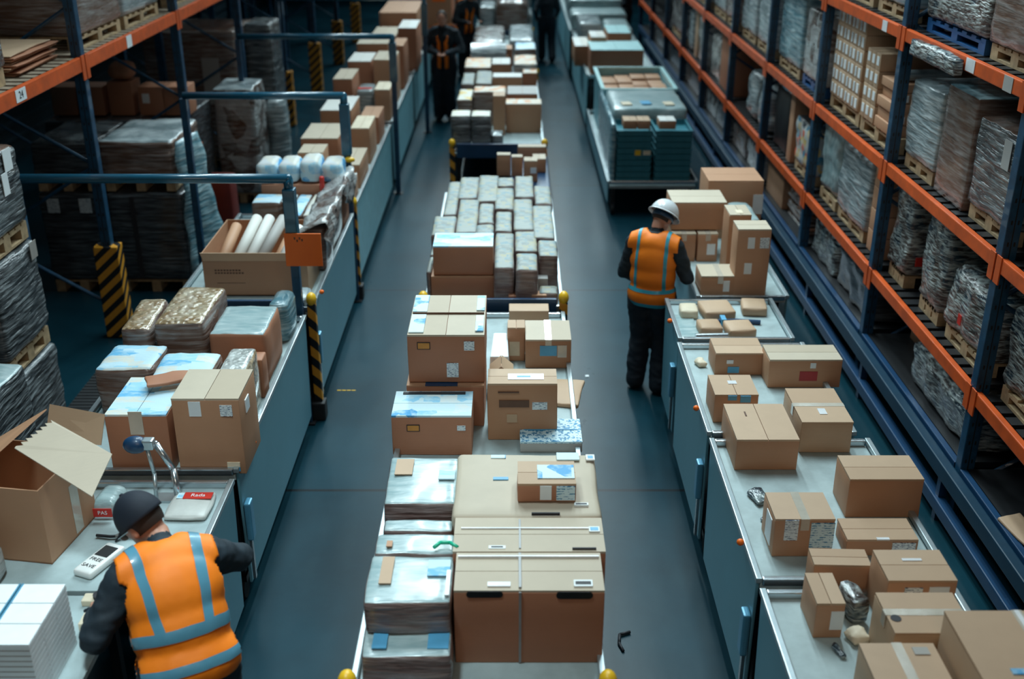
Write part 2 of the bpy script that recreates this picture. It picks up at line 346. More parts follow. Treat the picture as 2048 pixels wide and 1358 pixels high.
def carton(sp, label, mat='kraft', rz=0.0, tape='x', labs=(), group=None, name='cardboard_box', cat='box', lid=None, flaps=True, simple=False):
    x0, x1, y0, y1, zb, zt = sp
    w_, d, h = x1-x0, y1-y0, zt-zb
    fl = 0.003 if flaps and not simple else 0.0
    mb = rbox(w_, d, h-fl*3.4, 0.005, 1 if simple else 3, 0.0 if simple else 0.0035, 3.0, 0.0 if simple else 0.004, random.random()*50)
    o = mb.build(name, mat, None, ((x0+x1)/2, (y0+y1)/2, zb+0.0005), R(rz), smooth=True)
    tag(o, label, cat, group)
    if fl:
        g = 0.002
        for sgn in (-1, 1):
            b = MB()
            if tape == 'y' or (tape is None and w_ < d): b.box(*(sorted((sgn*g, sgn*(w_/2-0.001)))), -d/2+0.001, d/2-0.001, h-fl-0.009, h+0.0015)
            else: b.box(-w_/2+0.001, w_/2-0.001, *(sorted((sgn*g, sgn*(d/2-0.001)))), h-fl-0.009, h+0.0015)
            b.build('flap', lid or mat, o)  # kraft lids lighter than the body: light from above put into the colour
    if tape and not simple:
        b = MB(); tw = 0.024; e = 0.0015
        if tape == 'y':
            b.box(-tw, tw, -d/2-e, d/2+e, h+0.001, h+0.003); b.box(-tw, tw, -d/2-e-0.003, -d/2-0.002, h-min(0.07, h*0.4), h+0.003)
        else:
            b.box(-w_/2-e, w_/2+e, -tw, tw, h+0.001, h+0.003); b.box(-w_/2-e-0.003, -w_/2-0.002, -tw, tw, h-min(0.07, h*0.4), h+0.003)
        b.build('tape', 'tape_clear', o)
    decals(o, w_, d, h, labs)
    return o
def wrapped(sp, label, mat='film_grey', r=0.03, amp=0.012, n=9, bulge=0.01, step=None, group=None, name='wrapped_load', cat='wrapped goods', topmat=None, rz=0.0, labs=(), freq=4.5):
    x0, x1, y0, y1, zb, zt = sp; w_, d, h = x1-x0, y1-y0, zt-zb
    mb = rbox(w_, d, h, r, n, amp, freq, bulge, random.random()*50, mi_top=(1 if topmat else None), step=step)
    o = mb.build(name, [mat, topmat] if topmat else mat, None, ((x0+x1)/2, (y0+y1)/2, zb+0.0005), R(rz), smooth=True)
    tag(o, label, cat, group); decals(o, w_+2*bulge, d+2*bulge+amp, h+bulge, labs)
    return o
def pallet(x0, x1, y0, y1, z, label, mat='wood', h=0.14, group=None, along='x'):
    cx, cy = (x0+x1)/2, (y0+y1)/2; w_, d = x1-x0, y1-y0
    root = empty('pallet', (cx, cy, z), label, 'pallet', group)
    b = MB(); nb = 7
    for i in range(nb):
        yy = -d/2 + (d-0.09)*i/(nb-1); b.box(-w_/2, w_/2, yy, yy+0.09, h-0.02, h)
    for xx in (-w_/2, -0.05, w_/2-0.1): b.box(xx, xx+0.1, -d/2, d/2, h-0.04, h-0.02)
    b.build('deck_boards', mat, root)
    for xx in (-w_/2, -0.05, w_/2-0.1):
        for yy in (-d/2, -0.06, d/2-0.12):
            MB().box(xx, xx+0.1, yy, yy+0.12, 0.02, h-0.04).build('block', mat, root)
    b = MB()
    for xx in (-w_/2, -0.05, w_/2-0.1): b.box(xx, xx+0.1, -d/2, d/2, 0.0, 0.02)
    b.build('skid', mat, root)
    return root

# ================================================================= the hall
def slab(name, x0, x1, y0, y1, z0, z1, mat, off=(0,0,0)):
    return structure(MB().box(x0, x1, y0, y1, z0, z1).build(name, mat))
slab('floor', -9, 7.5, -2, 46, -0.2, 0.0, 'concrete')
b = MB(); b.box(-8.4, -8.2, -2, 46, 0, 9)
for i in range(24):
    z = 0.25 + i*0.24; b.box(-8.2, -8.13, -2, 46, z, z+0.07)
structure(b.build('wall_left', 'wall_paint'))
slab('wall_right', 5.6, 5.8, -2, 46, 0, 9, 'wall_paint')
slab('wall_back', -9, 7.5, 45, 45.2, 0, 9, 'wall_paint')

# ================================================================= carts and packing lines
def caster(parent, x, y, r=0.075):
    b = MB(); b.tube((x-0.02, y, r+0.001), (x+0.02, y, r+0.001), r, r, 16); o = b.build('caster_wheel', 'rubber', parent, smooth=False)
    MB().box(x-0.035, x+0.035, y-0.04, y+0.03, 2*r-0.01, 2*r+0.035).build('caster_fork', 'black', o)
def cart(label, x0, x1, y0, y1, deck=1.0, rim=1.05, name='transfer_cart', cat='cart', group=None, sides='LR', panel='panel', z_low=0.16,
         end=True, guard='', endboard=False, latch='', z_end=None, hang=0.0):
    cx = (x0+x1)/2; root = empty(name, (cx, y0, 0), label, cat, group)
    w_ = (x1-x0)/2; L = y1-y0
    MB().box(-w_+0.02, w_-0.02, 0.02, L-0.02, deck-0.035, deck).build('deck', 'deck', root, bevel=0.004)
    for s in (-1, 1):
        if ('L' if s < 0 else 'R') in sides:
            X = s*w_; b = MB(); xo = X; xi = X - s*0.018
            a0, a1 = sorted((xo, xi)); sk = 0.05
            v = [(a0,0.05,z_low),(a1,0.05,z_low),(a1,L-0.05-sk,z_low),(a0,L-0.05-sk,z_low),(a0,0.02,rim-0.03),(a1,0.02,rim-0.03),(a1,L-0.02,rim-0.03),(a0,L-0.02,rim-0.03)]
            b.add(v, [(0,3,2,1),(4,5,6,7),(0,1,5,4),(1,2,6,5),(2,3,7,6),(3,0,4,7)])
            b.build('side_panel', panel, root, bevel=0.006)
        X = s*w_; b = MB(); b.box(*(sorted((X-s*0.028, X+s*0.006))), 0, L, rim-0.034, rim)
        b.build('side_rail', 'rim', root, bevel=0.005)
        if latch and (('L' if s < 0 else 'R') in latch):
            o = MB().box(*(sorted((X+s*0.004, X+s*0.045))), 0.03, 0.12, 0.50, 0.78).build('latch', 'latch_blue', root, bevel=0.012)
            MB().box(*(sorted((X+s*0.012, X+s*0.03))), 0.04, 0.075, 0.2, 0.52).build('latch_rod', 'steel', o)
            MB().ball((X+s*0.03, 0.33, rim+0.005), (0.022, 0.022, 0.02), 10, 6).build('knob', 'sign_orange', root, smooth=True)
    if end:
        for yy in ((0.0, L-0.035) if end is True else (L-0.035,)):
            MB().box(-w_+0.03, w_-0.03, yy, yy+0.035, rim-0.05, rim-0.006).build('end_bar', 'steel', root, bevel=0.008)
    for s in (-1, 1):
        for yy in (0.12, L-0.14):
            MB().box(s*(w_-0.08)-0.025, s*(w_-0.08)+0.025, yy-0.025, yy+0.025, 0.18, deck-0.03).build('leg', 'black', root)
            caster(root, s*(w_-0.08), yy)
    if endboard:
        MB().box(-w_+0.06, w_-0.06, -0.04, -0.005, rim-0.12, rim+0.07).build('end_board', 'navy', root, bevel=0.008)
    for s in (-1, 1):
        if ('L' if s < 0 else 'R') in guard:
            g = MB().box(s*w_-0.035, s*w_+0.035, -0.05, 0.02, 0.12, rim+0.04).build('corner_guard', 'hazard_fine', root, bevel=0.008)
            MB().ball((s*w_, -0.015, rim+0.075), (0.045, 0.055, 0.06), 12, 8).build('bumper', 'yellow', g, smooth=True)
            MB().box(s*w_-0.06, s*w_+0.06, -0.09, 0.04, 0.0, 0.17).build('foot', 'rubber', g, bevel=0.015)
    return root
CXL, CXR = -0.765, 0.445
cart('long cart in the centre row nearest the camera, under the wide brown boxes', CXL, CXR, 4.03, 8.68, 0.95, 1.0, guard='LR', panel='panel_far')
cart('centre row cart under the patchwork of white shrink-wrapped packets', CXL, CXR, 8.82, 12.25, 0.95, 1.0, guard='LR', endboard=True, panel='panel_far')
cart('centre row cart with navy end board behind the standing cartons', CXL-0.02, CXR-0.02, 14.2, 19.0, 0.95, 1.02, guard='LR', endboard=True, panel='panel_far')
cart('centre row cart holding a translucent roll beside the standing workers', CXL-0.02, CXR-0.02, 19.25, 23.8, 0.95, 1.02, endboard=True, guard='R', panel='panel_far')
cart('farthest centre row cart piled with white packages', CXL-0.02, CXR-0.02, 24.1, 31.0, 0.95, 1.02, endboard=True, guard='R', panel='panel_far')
LX = -1.72
cart('packing bench where the worker in black cap leans', -3.38, LX, 4.78, 5.86, 1.0, 1.05, name='packing_bench', cat='bench', latch='R', end='far')
cart('left row cart holding bubble-wrapped goods and two tall cartons', -2.92, LX, 5.96, 8.46, 1.0, 1.06, latch='R')
cart('left row cart holding the open carton of paper rolls', -2.92, LX+0.02, 8.66, 11.3, 1.0, 1.05, latch='R', guard='R', endboard=True)
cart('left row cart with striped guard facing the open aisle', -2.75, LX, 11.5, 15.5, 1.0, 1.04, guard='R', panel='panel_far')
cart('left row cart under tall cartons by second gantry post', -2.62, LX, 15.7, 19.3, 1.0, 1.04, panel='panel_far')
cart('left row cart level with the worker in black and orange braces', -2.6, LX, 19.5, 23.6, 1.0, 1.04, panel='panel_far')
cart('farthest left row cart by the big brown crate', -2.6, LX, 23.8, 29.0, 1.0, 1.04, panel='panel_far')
b_root = empty('side_table', (-2.70, 3.45, 0), 'low grey side table carrying the white strapped blocks', 'table')
MB().box(-0.70, 0.66, 0, 1.31, 0.965, 1.0).build('table_top', 'deck', b_root, bevel=0.004)
for s in (-1, 1):
    for yy in (0.06, 1.25): MB().box(s*0.58-0.025, s*0.58+0.025, yy-0.025, yy+0.025, 0, 0.965).build('leg', 'black', b_root)
RX = 1.31
cart('right row cart nearest the camera under the large taped cartons', RX, 2.34, 2.6, 4.76, 1.0, 1.05, latch='L')
cart('right row cart, second from camera, holding the labelled carton pair', RX, 2.36, 4.84, 6.38, 1.0, 1.05, latch='L')
cart('right row cart with three small cartons along its aisle edge', RX, 2.30, 6.46, 7.93, 1.0, 1.05, latch='L')
cart('short right row cart of flat packs beside the hard-hat worker', RX+0.02, 2.25, 8.01, 8.86, 1.0, 1.05, latch='L')
cart('right row cart in front of the hard-hat worker under stacked cartons', 1.62, 2.42, 8.94, 11.2, 1.0, 1.04, sides='LR')
cart('low blue-grey cart beneath the teal tray stacks', 1.3, 2.52, 14.5, 19.0, 0.42, 0.5, z_low=0.18, name='tray_cart')
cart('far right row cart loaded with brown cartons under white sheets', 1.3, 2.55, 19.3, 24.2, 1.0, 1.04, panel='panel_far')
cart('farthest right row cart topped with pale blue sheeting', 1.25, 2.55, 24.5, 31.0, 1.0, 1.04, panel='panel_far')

# ---- gantry frames over the left row
def gantry(label, xr, y, xl, z, r=0.038, sign=None):
    root = empty('gantry_frame', (xr, y, 0), label, 'frame')
    MB().path([(0, 0, z-0.10), (0, 0, z), (xl-xr, 0, z)], r, 12).build('top_tube', 'tube_blue', root, smooth=True)
    MB().box(-0.035, 0.035, -0.035, 0.035, 0.01, z-0.1).build('post', 'post_blue', root, bevel=0.006)
    MB().box(-0.05, 0.05, -0.05, 0.05, z-0.62, z-0.08).build('post_sleeve', 'tube_blue', root, bevel=0.01)
    MB().box(xl-xr-0.035, xl-xr+0.035, -0.035, 0.035, 0.01, z-0.03).build('post', 'post_blue', root, bevel=0.006)
    for x in (0, xl-xr): MB().box(x-0.07, x+0.07, -0.07, 0.07, 0, 0.015).build('foot_plate', 'black', root)
    return root
gantry('blue tube gantry nearest the camera, with the orange card', -1.79, 8.55, -3.98, 2.2)
g = gantry('second blue tube gantry with a yellow clip on its post', -1.74, 11.40, -3.40, 2.28)
MB().ball((0.03, -0.06, 1.62), (0.06, 0.04, 0.03), 10, 6).build('clip', 'yellow', g, smooth=True)
gantry('third blue tube gantry from the camera', -1.66, 15.6, -3.8, 2.24)
gantry('farthest blue tube gantry by the left back racks', -1.5, 19.4, -4.0, 2.3)
o = MB().box(-0.15, 0.15, -0.006, 0.006, -0.28, 0).build('tag_card', 'sign_orange', None, (-1.70, 8.49, 1.76), 0, bevel=0.003)
tag(o, 'blank bright orange card hanging on the nearest gantry post', 'sign')
b = MB()
for i, (u, v_) in enumerate(((-0.07, -0.03), (-0.05, -0.05), (-0.03, -0.03), (-0.01, -0.045))): b.box(u, u+0.012, -0.0075, -0.0055, v_-0.02, v_)
b.build('marking', 'ink_brown', o)

# ================================================================= pallet racks
def rack(name, label, xf, xb, ys, beams, post_h, base=None, guard=None, side=1, deckmat='wood_grey', thin=False, bar=0.13):
    root = empty(name, (xf, ys[0], 0), label, 'rack')
    pw = 0.10; sg = 1 if xb > xf else -1
    for y in ys:
        yy = y-ys[0]
        b = MB()
        # open C-section upright with punched face
        b.box(-pw/2, pw/2, yy-0.05, yy+0.05, 0.012, post_h); 
        p = b.build('upright', 'post_blue', root, bevel=0.008)
        b = MB(); b.box(-0.004, 0.004, yy-0.0508, yy-0.0495, 0.1, post_h-0.1)
        for k in range(int(post_h/0.15)):
            for sx in (-0.022, 0.022): b.box(sx-0.006, sx+0.006, yy-0.0515, yy-0.0495, 0.1+k*0.15, 0.1+k*0.15+0.03)
        b.build('punched_slots', 'black', p)
        b = MB(); D = xb-xf
        b.box(D-pw/2, D+pw/2, yy-0.05, yy+0.05, 0.012, post_h); b.build('rear_upright', 'post_blue', root)
        b = MB(); z = 0.3; k = 0
        while z < post_h-0.9:
            a, c = ((0, yy, z), (D, yy, z+0.75)) if k % 2 == 0 else ((D, yy, z), (0, yy, z+0.75)); b.tube(a, c, 0.018, 0.018, 6); z += 0.75; k += 1
        b.build('bracing', 'post_blue', root)
        MB().box(-0.08, 0.08, yy-0.08, yy+0.08, 0, 0.012).build('foot_plate', 'black', root)
        if guard and y in guard:
            MB().box(-0.12, 0.12, yy-0.09, yy+0.08, 0.013, 0.99).build('column_guard', 'hazard', root, bevel=0.012)
    for zt in beams:
        for a, c in zip(ys[:-1], ys[1:]):
            ya, yc = a-ys[0]+0.052, c-ys[0]-0.052
            b = MB(); b.box(*(sorted((-sg*0.055, -sg*0.005))), ya, yc, zt-bar, zt)
            bo = b.build('beam', 'beam_orange', root, bevel=0.008)
            for yy in (ya, yc): MB().box(*(sorted((-sg*0.062, -sg*0.052))), yy-0.04, yy+0.04, zt-bar-0.08, zt+0.015).build('beam_hook', 'beam_orange', bo, bevel=0.003)
            MB().box(xb-xf-0.02, xb-xf+0.03, ya, yc, zt-bar, zt).build('rear_beam', 'beam_orange', root)
            b = MB(); s = 1 if xb > xf else -1; n = int((yc-ya)/0.16)
            for i in range(n):
                y0 = ya + (yc-ya)*i/n; b.box(*(sorted((s*0.0, (xb-xf)-s*0.03))), y0+0.01, y0+0.12, zt-0.03, zt-0.001)
            b.build('shelf_slats', deckmat, root)
    if base:
        for a, c in zip(ys[:-1], ys[1:]):
            ya, yc = a-ys[0]+0.052, c-ys[0]-0.052
            MB().box(*(sorted((-sg*0.055, -sg*0.005))), ya, yc, base-0.14, base).build('base_beam', 'navy', root, bevel=0.006)
            MB().box(*(sorted((0.0, (xb-xf)-sg*0.03))), ya, yc, base-0.05, base-0.001).build('base_deck', 'black', root)
    return root
LYS = [4.2, 7.35, 10.45, 13.6, 16.75, 19.9, 23.05, 26.2, 29.4]
lr = rack('pallet_rack', 'blue and orange pallet rack along the left side', -4.05, -5.25, LYS, [2.84], 4.25, guard=LYS[2:])
def beam_card(parent, x, y, z, wy, hz, mat, txt=None, sgn=1):
    o = MB().box(*(sorted((x, x+sgn*0.003))), y-wy/2, y+wy/2, z-hz/2, z+hz/2).build('beam_label', mat, parent)
    if txt:
        M = Matrix.Translation((x+sgn*0.0045, y, z)) @ Matrix.Rotation(R(90), 4, 'Z') @ Matrix.Rotation(R(90), 4, 'X') if sgn > 0 else Matrix.Translation((x-0.0045, y, z)) @ Matrix.Rotation(R(-90), 4, 'Z') @ Matrix.Rotation(R(90), 4, 'X')
        text_part('beam_label_text', txt, hz*0.85, 'ink', o, M)

beam_card(lr, 0.056, 4.78, 2.78, 0.20, 0.10, 'paper_white', '24')
beam_card(lr, 0.056, 7.55, 2.775, 0.16, 0.12, 'paper_white')
RYS = [2.05, 4.5, 6.95, 9.4, 11.85, 14.3, 16.75, 19.2, 21.65, 24.1, 26.6, 29.1]
rr = rack('pallet_rack', 'blue and orange three-tier pallet rack along the right side', 3.3, 4.45, RYS, [1.13, 2.12, 3.25], 4.2, base=0.5, deckmat='black', bar=0.10)
beam_card(rr, -0.056, 6.95-2.05+0.95, 3.205, 0.16, 0.09, 'tape_white', sgn=-1)
beam_card(rr, -0.056, 9.4-2.05+0.45, 3.2, 0.13, 0.09, 'tape_white', sgn=-1)
beam_card(rr, -0.056, 7.25-2.05, 3.2, 0.14, 0.10, 'grey_board', sgn=-1)
o = wrapped((-0.03+3.2, 0.0+3.24, 8.0, 8.95, 3.11, 3.235), 'torn clear film and sky-blue wrap draped on the top right beam', 'film_silver', 0.012, 0.012, 7, name='film_scrap', cat='plastic film')
# guard rail at the foot of the right rack
gr = empty('guard_rail', (3.20, 3.0, 0), 'dark blue floor guard rail running along the right rack', 'rail')
b = MB(); b.box(-0.05, 0.03, 0, 24, 0.36, 0.48); b.build('rail', 'navy_rail', gr, bevel=0.01)
b = MB(); b.box(-0.06, 0.02, 0, 24, 0.10, 0.20); b.build('rail', 'navy', gr, bevel=0.01)
for k in range(13):
    MB().box(-0.03, 0.03, k*2.0-0.0, k*2.0+0.06, 0.0, 0.40).build('rail_post', 'navy', gr)
# second row of uprights seen through the left rack at the back
rack('pallet_rack', 'empty dark blue rack frames standing against the left wall', -6.6, -7.7, [16.0, 19.0, 22.0, 25.0, 28.0, 31.0], [2.0], 4.0, deckmat='black')

# ================================================================= centre row goods
S = span; DK = 0.951
W = lambda l: l
# -- nearest cart
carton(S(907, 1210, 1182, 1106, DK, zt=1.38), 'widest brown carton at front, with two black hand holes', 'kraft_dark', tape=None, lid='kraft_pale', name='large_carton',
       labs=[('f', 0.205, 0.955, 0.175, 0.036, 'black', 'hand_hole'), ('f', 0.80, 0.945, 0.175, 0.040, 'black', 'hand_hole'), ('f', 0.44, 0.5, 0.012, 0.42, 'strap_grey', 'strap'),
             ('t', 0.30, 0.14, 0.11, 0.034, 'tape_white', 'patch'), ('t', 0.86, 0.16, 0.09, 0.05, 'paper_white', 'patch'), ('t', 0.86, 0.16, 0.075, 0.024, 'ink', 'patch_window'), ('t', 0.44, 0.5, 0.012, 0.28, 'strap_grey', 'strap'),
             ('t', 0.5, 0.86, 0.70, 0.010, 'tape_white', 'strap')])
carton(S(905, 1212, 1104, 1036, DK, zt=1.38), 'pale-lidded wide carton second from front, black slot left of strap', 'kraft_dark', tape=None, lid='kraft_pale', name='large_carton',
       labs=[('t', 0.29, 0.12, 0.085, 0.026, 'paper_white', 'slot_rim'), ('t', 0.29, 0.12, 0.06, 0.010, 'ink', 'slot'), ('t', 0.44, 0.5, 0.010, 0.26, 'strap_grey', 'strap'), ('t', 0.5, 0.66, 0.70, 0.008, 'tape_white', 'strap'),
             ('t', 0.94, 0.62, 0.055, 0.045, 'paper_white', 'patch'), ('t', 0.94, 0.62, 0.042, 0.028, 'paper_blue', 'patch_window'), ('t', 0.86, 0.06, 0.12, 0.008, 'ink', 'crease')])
o = wrapped(S(905, 1205, 1034, 906, DK, zt=1.375), 'sagging pale brown carton carrying the small dark labelled box', 'kraft_pale', 0.035, 0.010, 8, 0.006, name='large_carton', cat='box', freq=2.5,
       labs=[('t', 0.30, 0.90, 0.085, 0.035, 'print_blue', 'shipping_label'), ('t', 0.32, 0.55, 0.085, 0.028, 'paper_blue', 'shipping_label'), ('t', 0.80, 0.90, 0.13, 0.08, 'print_blue', 'shipping_label'),
             ('t', 0.96, 0.88, 0.05, 0.06, 'paper_white', 'patch'), ('t', 0.96, 0.88, 0.03, 0.03, 'paper_blue', 'patch_window'), ('t', 0.86, 0.16, 0.075, 0.024, 'paper_white', 'slot_rim'), ('t', 0.86, 0.16, 0.06, 0.012, 'ink', 'slot'), ('t', 0.62, 0.03, 0.15, 0.01, 'ink', 'tear')])
MATS['kraft_dark2'] = MATS['kraft_dark']
carton((0.03, 0.345, 5.06, 5.30, 1.389, 1.50), 'small dark brown carton with two white labels, on the sagging box', 'kraft_dark', tape=None, lid='kraft_light',
       labs=[('f', 0.48, 0.52, 0.062, 0.085, 'paper_white'), ('f', 0.82, 0.50, 0.10, 0.085, 'paper_typed_blue'), ('t', 0.66, 0.5, 0.2, 0.14, 'print_blue')])
carton(S(918, 953, 960, 910, DK, zt=1.36), 'narrow brown carton with a round hole beside film-wrapped pack', 'kraft', tape=None, lid='kraft_pale',
       labs=[('t', 0.8, 0.16, 0.055, 0.05, 'ink', 'round_hole'), ('f', 0.45, 0.82, 0.06, 0.09, 'grey_board')])
for a, l, zb in (((765, 912, 1008, 913), 'film-wrapped pack with tan paper square, left column farthest back', DK), ((765, 905, 1062, 1038), 'low crinkled film pack squeezed between two bigger packs', DK),
             ((748, 908, 1106, 1066), 'film-wrapped pack marked with a green curl at its corner', DK), ((725, 900, 1206, 1110), 'film-wrapped pack with curved tan tape strip, brown sides', 1.152)):
    zt = 1.36 if 'low' not in l else 1.31
    zt = 1.34 if 'curved' in l else zt
    o = wrapped(S(*a, zb, zt=zt), l, 'film_packside', 0.02, 0.008, 8, 0.004, topmat='film_aqua', name='wrapped_pack')
    x0, x1, y0, y1, _, _ = S(*a, zb, zt=zt); h = zt-zb; d = y1-y0; w_ = x1-x0
    if 'square' in l: decals(o, w_, d, h+0.012, [('t', 0.22, 0.72, 0.10, 0.17, 'kraft_light', 'paper_patch'), ('t', 0.84, 0.55, 0.09, 0.10, 'print_sky', 'shipping_label')])
    if 'curl' in l:
        decals(o, w_, d, h+0.010, [('t', 0.18, 0.35, 0.03, 0.05, 'kraft', 'paper_patch')])
        b = MB(); b.path([(0.10, -0.07, h+0.02), (0.13, -0.03, h+0.022), (0.18, -0.03, h+0.022), (0.22, -0.07, h+0.02)], 0.010, 8); b.build('ribbon', 'green', o, smooth=True)
    if 'curved' in l: decals(o, w_, d, h+0.012, [('t', 0.22, 0.62, 0.06, 0.22, 'kraft_light', 'paper_patch'), ('t', 0.84, 0.66, 0.11, 0.13, 'print_sky', 'shipping_label'), ('t', 0.96, 0.35, 0.02, 0.2, 'tape_white', 'tape')])
wrapped((-0.71, -0.29, 4.10, 4.66, DK, 1.15), 'lowest film-wrapped pack under the stack, blue stickers', 'film_packside', 0.02, 0.008, 8, 0.004, topmat='film_aqua', name='wrapped_pack', labs=[('t', 0.85, 0.2, 0.10, 0.12, 'paper_blue'), ('t', 0.2, 0.2, 0.07, 0.12, 'paper_blue')])
wrapped((-0.275, -0.255, 4.40, 5.0, DK, 1.33), 'crumpled clear film stuffed between the packs and brown cartons', 'film_silver', 0.009, 0.012, 8, name='film_scrap', cat='plastic film')
carton(S(1040, 1165, 884, 838, DK, yb=905), 'flat white printed box by the grey rail, brown sides', 'grey_board', tape=None, lid='paper_typed_blue', labs=[('t', 0.5, 0.52, 0.36, 0.012, 'paper_blue', 'stripe')])
carton(S(975, 1115, 768, 738, DK, yb=880), 'square brown carton with glued white strip on lid', 'kraft', tape=None, lid='kraft_light',
       labs=[('t', 0.55, 0.45, 0.24, 0.09, 'tape_white'), ('t', 0.52, 0.45, 0.09, 0.02, 'paper_blue', 'stripe'), ('f', 0.75, 0.62, 0.10, 0.055, 'paper_typed'), ('f', 0.35, 0.40, 0.07, 0.06, 'kraft_light'), ('f', 0.3, 0.86, 0.14, 0.008, 'ink_brown', 'print'), ('f', 0.38, 0.66, 0.2, 0.05, 'ink_brown', 'print')])
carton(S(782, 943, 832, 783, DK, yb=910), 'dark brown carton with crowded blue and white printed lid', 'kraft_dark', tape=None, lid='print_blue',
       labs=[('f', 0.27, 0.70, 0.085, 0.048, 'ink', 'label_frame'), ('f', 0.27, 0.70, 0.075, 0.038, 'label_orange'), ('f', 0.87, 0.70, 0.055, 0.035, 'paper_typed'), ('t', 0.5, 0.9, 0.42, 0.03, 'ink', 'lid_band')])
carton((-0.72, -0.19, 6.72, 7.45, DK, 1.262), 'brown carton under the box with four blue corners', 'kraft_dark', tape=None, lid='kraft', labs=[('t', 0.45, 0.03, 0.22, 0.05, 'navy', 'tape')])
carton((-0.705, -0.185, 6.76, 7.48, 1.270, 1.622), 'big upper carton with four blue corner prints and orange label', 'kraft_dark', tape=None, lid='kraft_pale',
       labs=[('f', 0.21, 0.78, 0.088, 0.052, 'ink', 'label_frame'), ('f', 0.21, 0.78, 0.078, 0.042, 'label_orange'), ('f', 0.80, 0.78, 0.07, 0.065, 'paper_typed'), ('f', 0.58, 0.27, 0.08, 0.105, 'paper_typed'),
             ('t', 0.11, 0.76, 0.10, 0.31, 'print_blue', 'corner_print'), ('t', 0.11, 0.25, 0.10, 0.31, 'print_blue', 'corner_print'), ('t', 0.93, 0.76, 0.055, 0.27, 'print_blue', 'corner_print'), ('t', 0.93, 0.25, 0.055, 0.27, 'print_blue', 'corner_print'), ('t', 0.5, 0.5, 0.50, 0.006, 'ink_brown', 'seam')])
carton(S(1051, 1143, 680, 641, DK, yb=736), 'brown carton with clear blue sticker, lid corner bulging', 'kraft', lid='kraft_pale', tape='y', labs=[('f', 0.5, 0.62, 0.13, 0.085, 'paper_blue', 'shipping_label'), ('f', 0.80, 0.60, 0.07, 0.10, 'tape_clear', 'tape')])
carton(S(1015, 1050, 656, 640, DK, yb=722), 'small brown carton touching the sticker carton, cream patch', 'kraft', lid='kraft_light', tape=None, labs=[('f', 0.4, 0.38, 0.08, 0.12, 'cream', 'patch')])
carton(S(1018, 1098, 622, 607, DK, zt=1.12), 'long cream strip carton in front of the navy end board', 'kraft_light', tape=None, lid='cream', simple=True)
carton(S(1064, 1094, 598, 585, 1.12, zt=1.20), 'tiny brown carton with a pale lid near yellow bumper', 'kraft_dark', tape=None, lid='cream', simple=True) if False else None
# white paper sack and tilted carton flap
b = MB(); b.add([(0,0,0),(0.16,0,0),(0.15,0.42,0.0),(0.02,0.42,0.0),(0.01,0.02,0.17),(0.15,0.02,0.17),(0.14,0.40,0.20),(0.03,0.40,0.20)], [(0,3,2,1),(4,5,6,7),(0,1,5,4),(1,2,6,5),(2,3,7,6),(3,0,4,7)])
o = b.build('paper_sack', 'paper_white', None, (-0.175, 7.48, DK), bevel=0.012); tag(o, 'tall folded white paper sack beside blue-cornered carton', 'sack')
carton((-0.165, 0.01, 7.16, 7.40, DK, 1.11), 'little brown carton with pitched open flaps by the sack', 'kraft', tape=None, flaps=False)
b = MB()
for s in (-1, 1): b.add([(s*0.088, -0.1, 0), (s*0.088, 0.1, 0), (0.002*s, 0.1, 0.075), (0.002*s, -0.1, 0.075)], [(0,1,2,3)]); 
b.add([(-0.088,-0.1,0),(0.088,-0.1,0),(0,-0.1,0.075)], [(0,1,2)])
o2 = b.build('raised_flaps', 'kraft_light', [x for x in bpy.data.objects if x.get('label','').startswith('little brown carton with pitched')][0], (0, 0, 0.162))
o = rbox(0.16, 0.10, 0.03, 0.012, 3, 0.006, 9).build('folded_plastic', 'print_blue', None, (0.12, 6.97, DK), 0.3, smooth=True); tag(o, 'crumpled blue and white plastic by the small flap carton', 'plastic film')
o = rbox(0.30, 0.40, 0.035, 0.012, 5, 0.01, 6).build('flattened_carton', 'kraft_light', None, (0.42-0.06, 7.20, DK), -0.2, smooth=True); tag(o, 'flattened tan carton sheet poking toward the right aisle', 'cardboard')

# -- patchwork of white packets on the second cart
pk = [(885,914,429,362),(914,956,396,352),(953,997,403,349),(994,1029,372,353),(1029,1069,394,350),(1069,1105,408,370),(988,1029,418,374),(909,955,465,397),
      (955,988,446,405),(1026,1069,459,396),(1066,1111,476,409),(989,1025,462,421),(861,909,470,430),(950,988,468,447),(987,1029,536,464),(1029,1076,502,460),(1077,1117,512,478),(1031,1077,540,504)]
G = 'white shrink-wrapped packets in the centre row'
wl = ['tan-rimmed far left corner', 'second in the back row', 'longest in the back row', 'smallest in the back row', 'square back row one left of the cartons', 'far right corner, behind the long right one',
      'under the smallest back one', 'long left of middle, yellow tint', 'sunken middle-left', 'tall right of middle', 'longest on the right edge', 'bluish square in the very middle', 'left edge, behind the blue-lidded carton',
      'low strip behind the blue-lidded carton', 'longest in front, right beside blue-lidded carton', 'right of centre, third from the front', 'right edge with dark brown side', 'front right of the middle, dark gap below']
for (xl, xr, yt, yk), t in zip(pk, wl):
    zt = 1.30 + random.uniform(-0.015, 0.02); x0, x1, y0, y1, zb, zt = S(xl+0.8, xr-0.8, yt-1, yk+1, DK, zt=zt)
    o = wrapped((x0, x1, y0, y1-0.004, zb, zt), 'white wrapped packet, ' + t, 'film_packside', 0.025, 0.007, 6, 0.003, topmat='white_packets', name='wrapped_packet', cat='packet', group=G, freq=9)
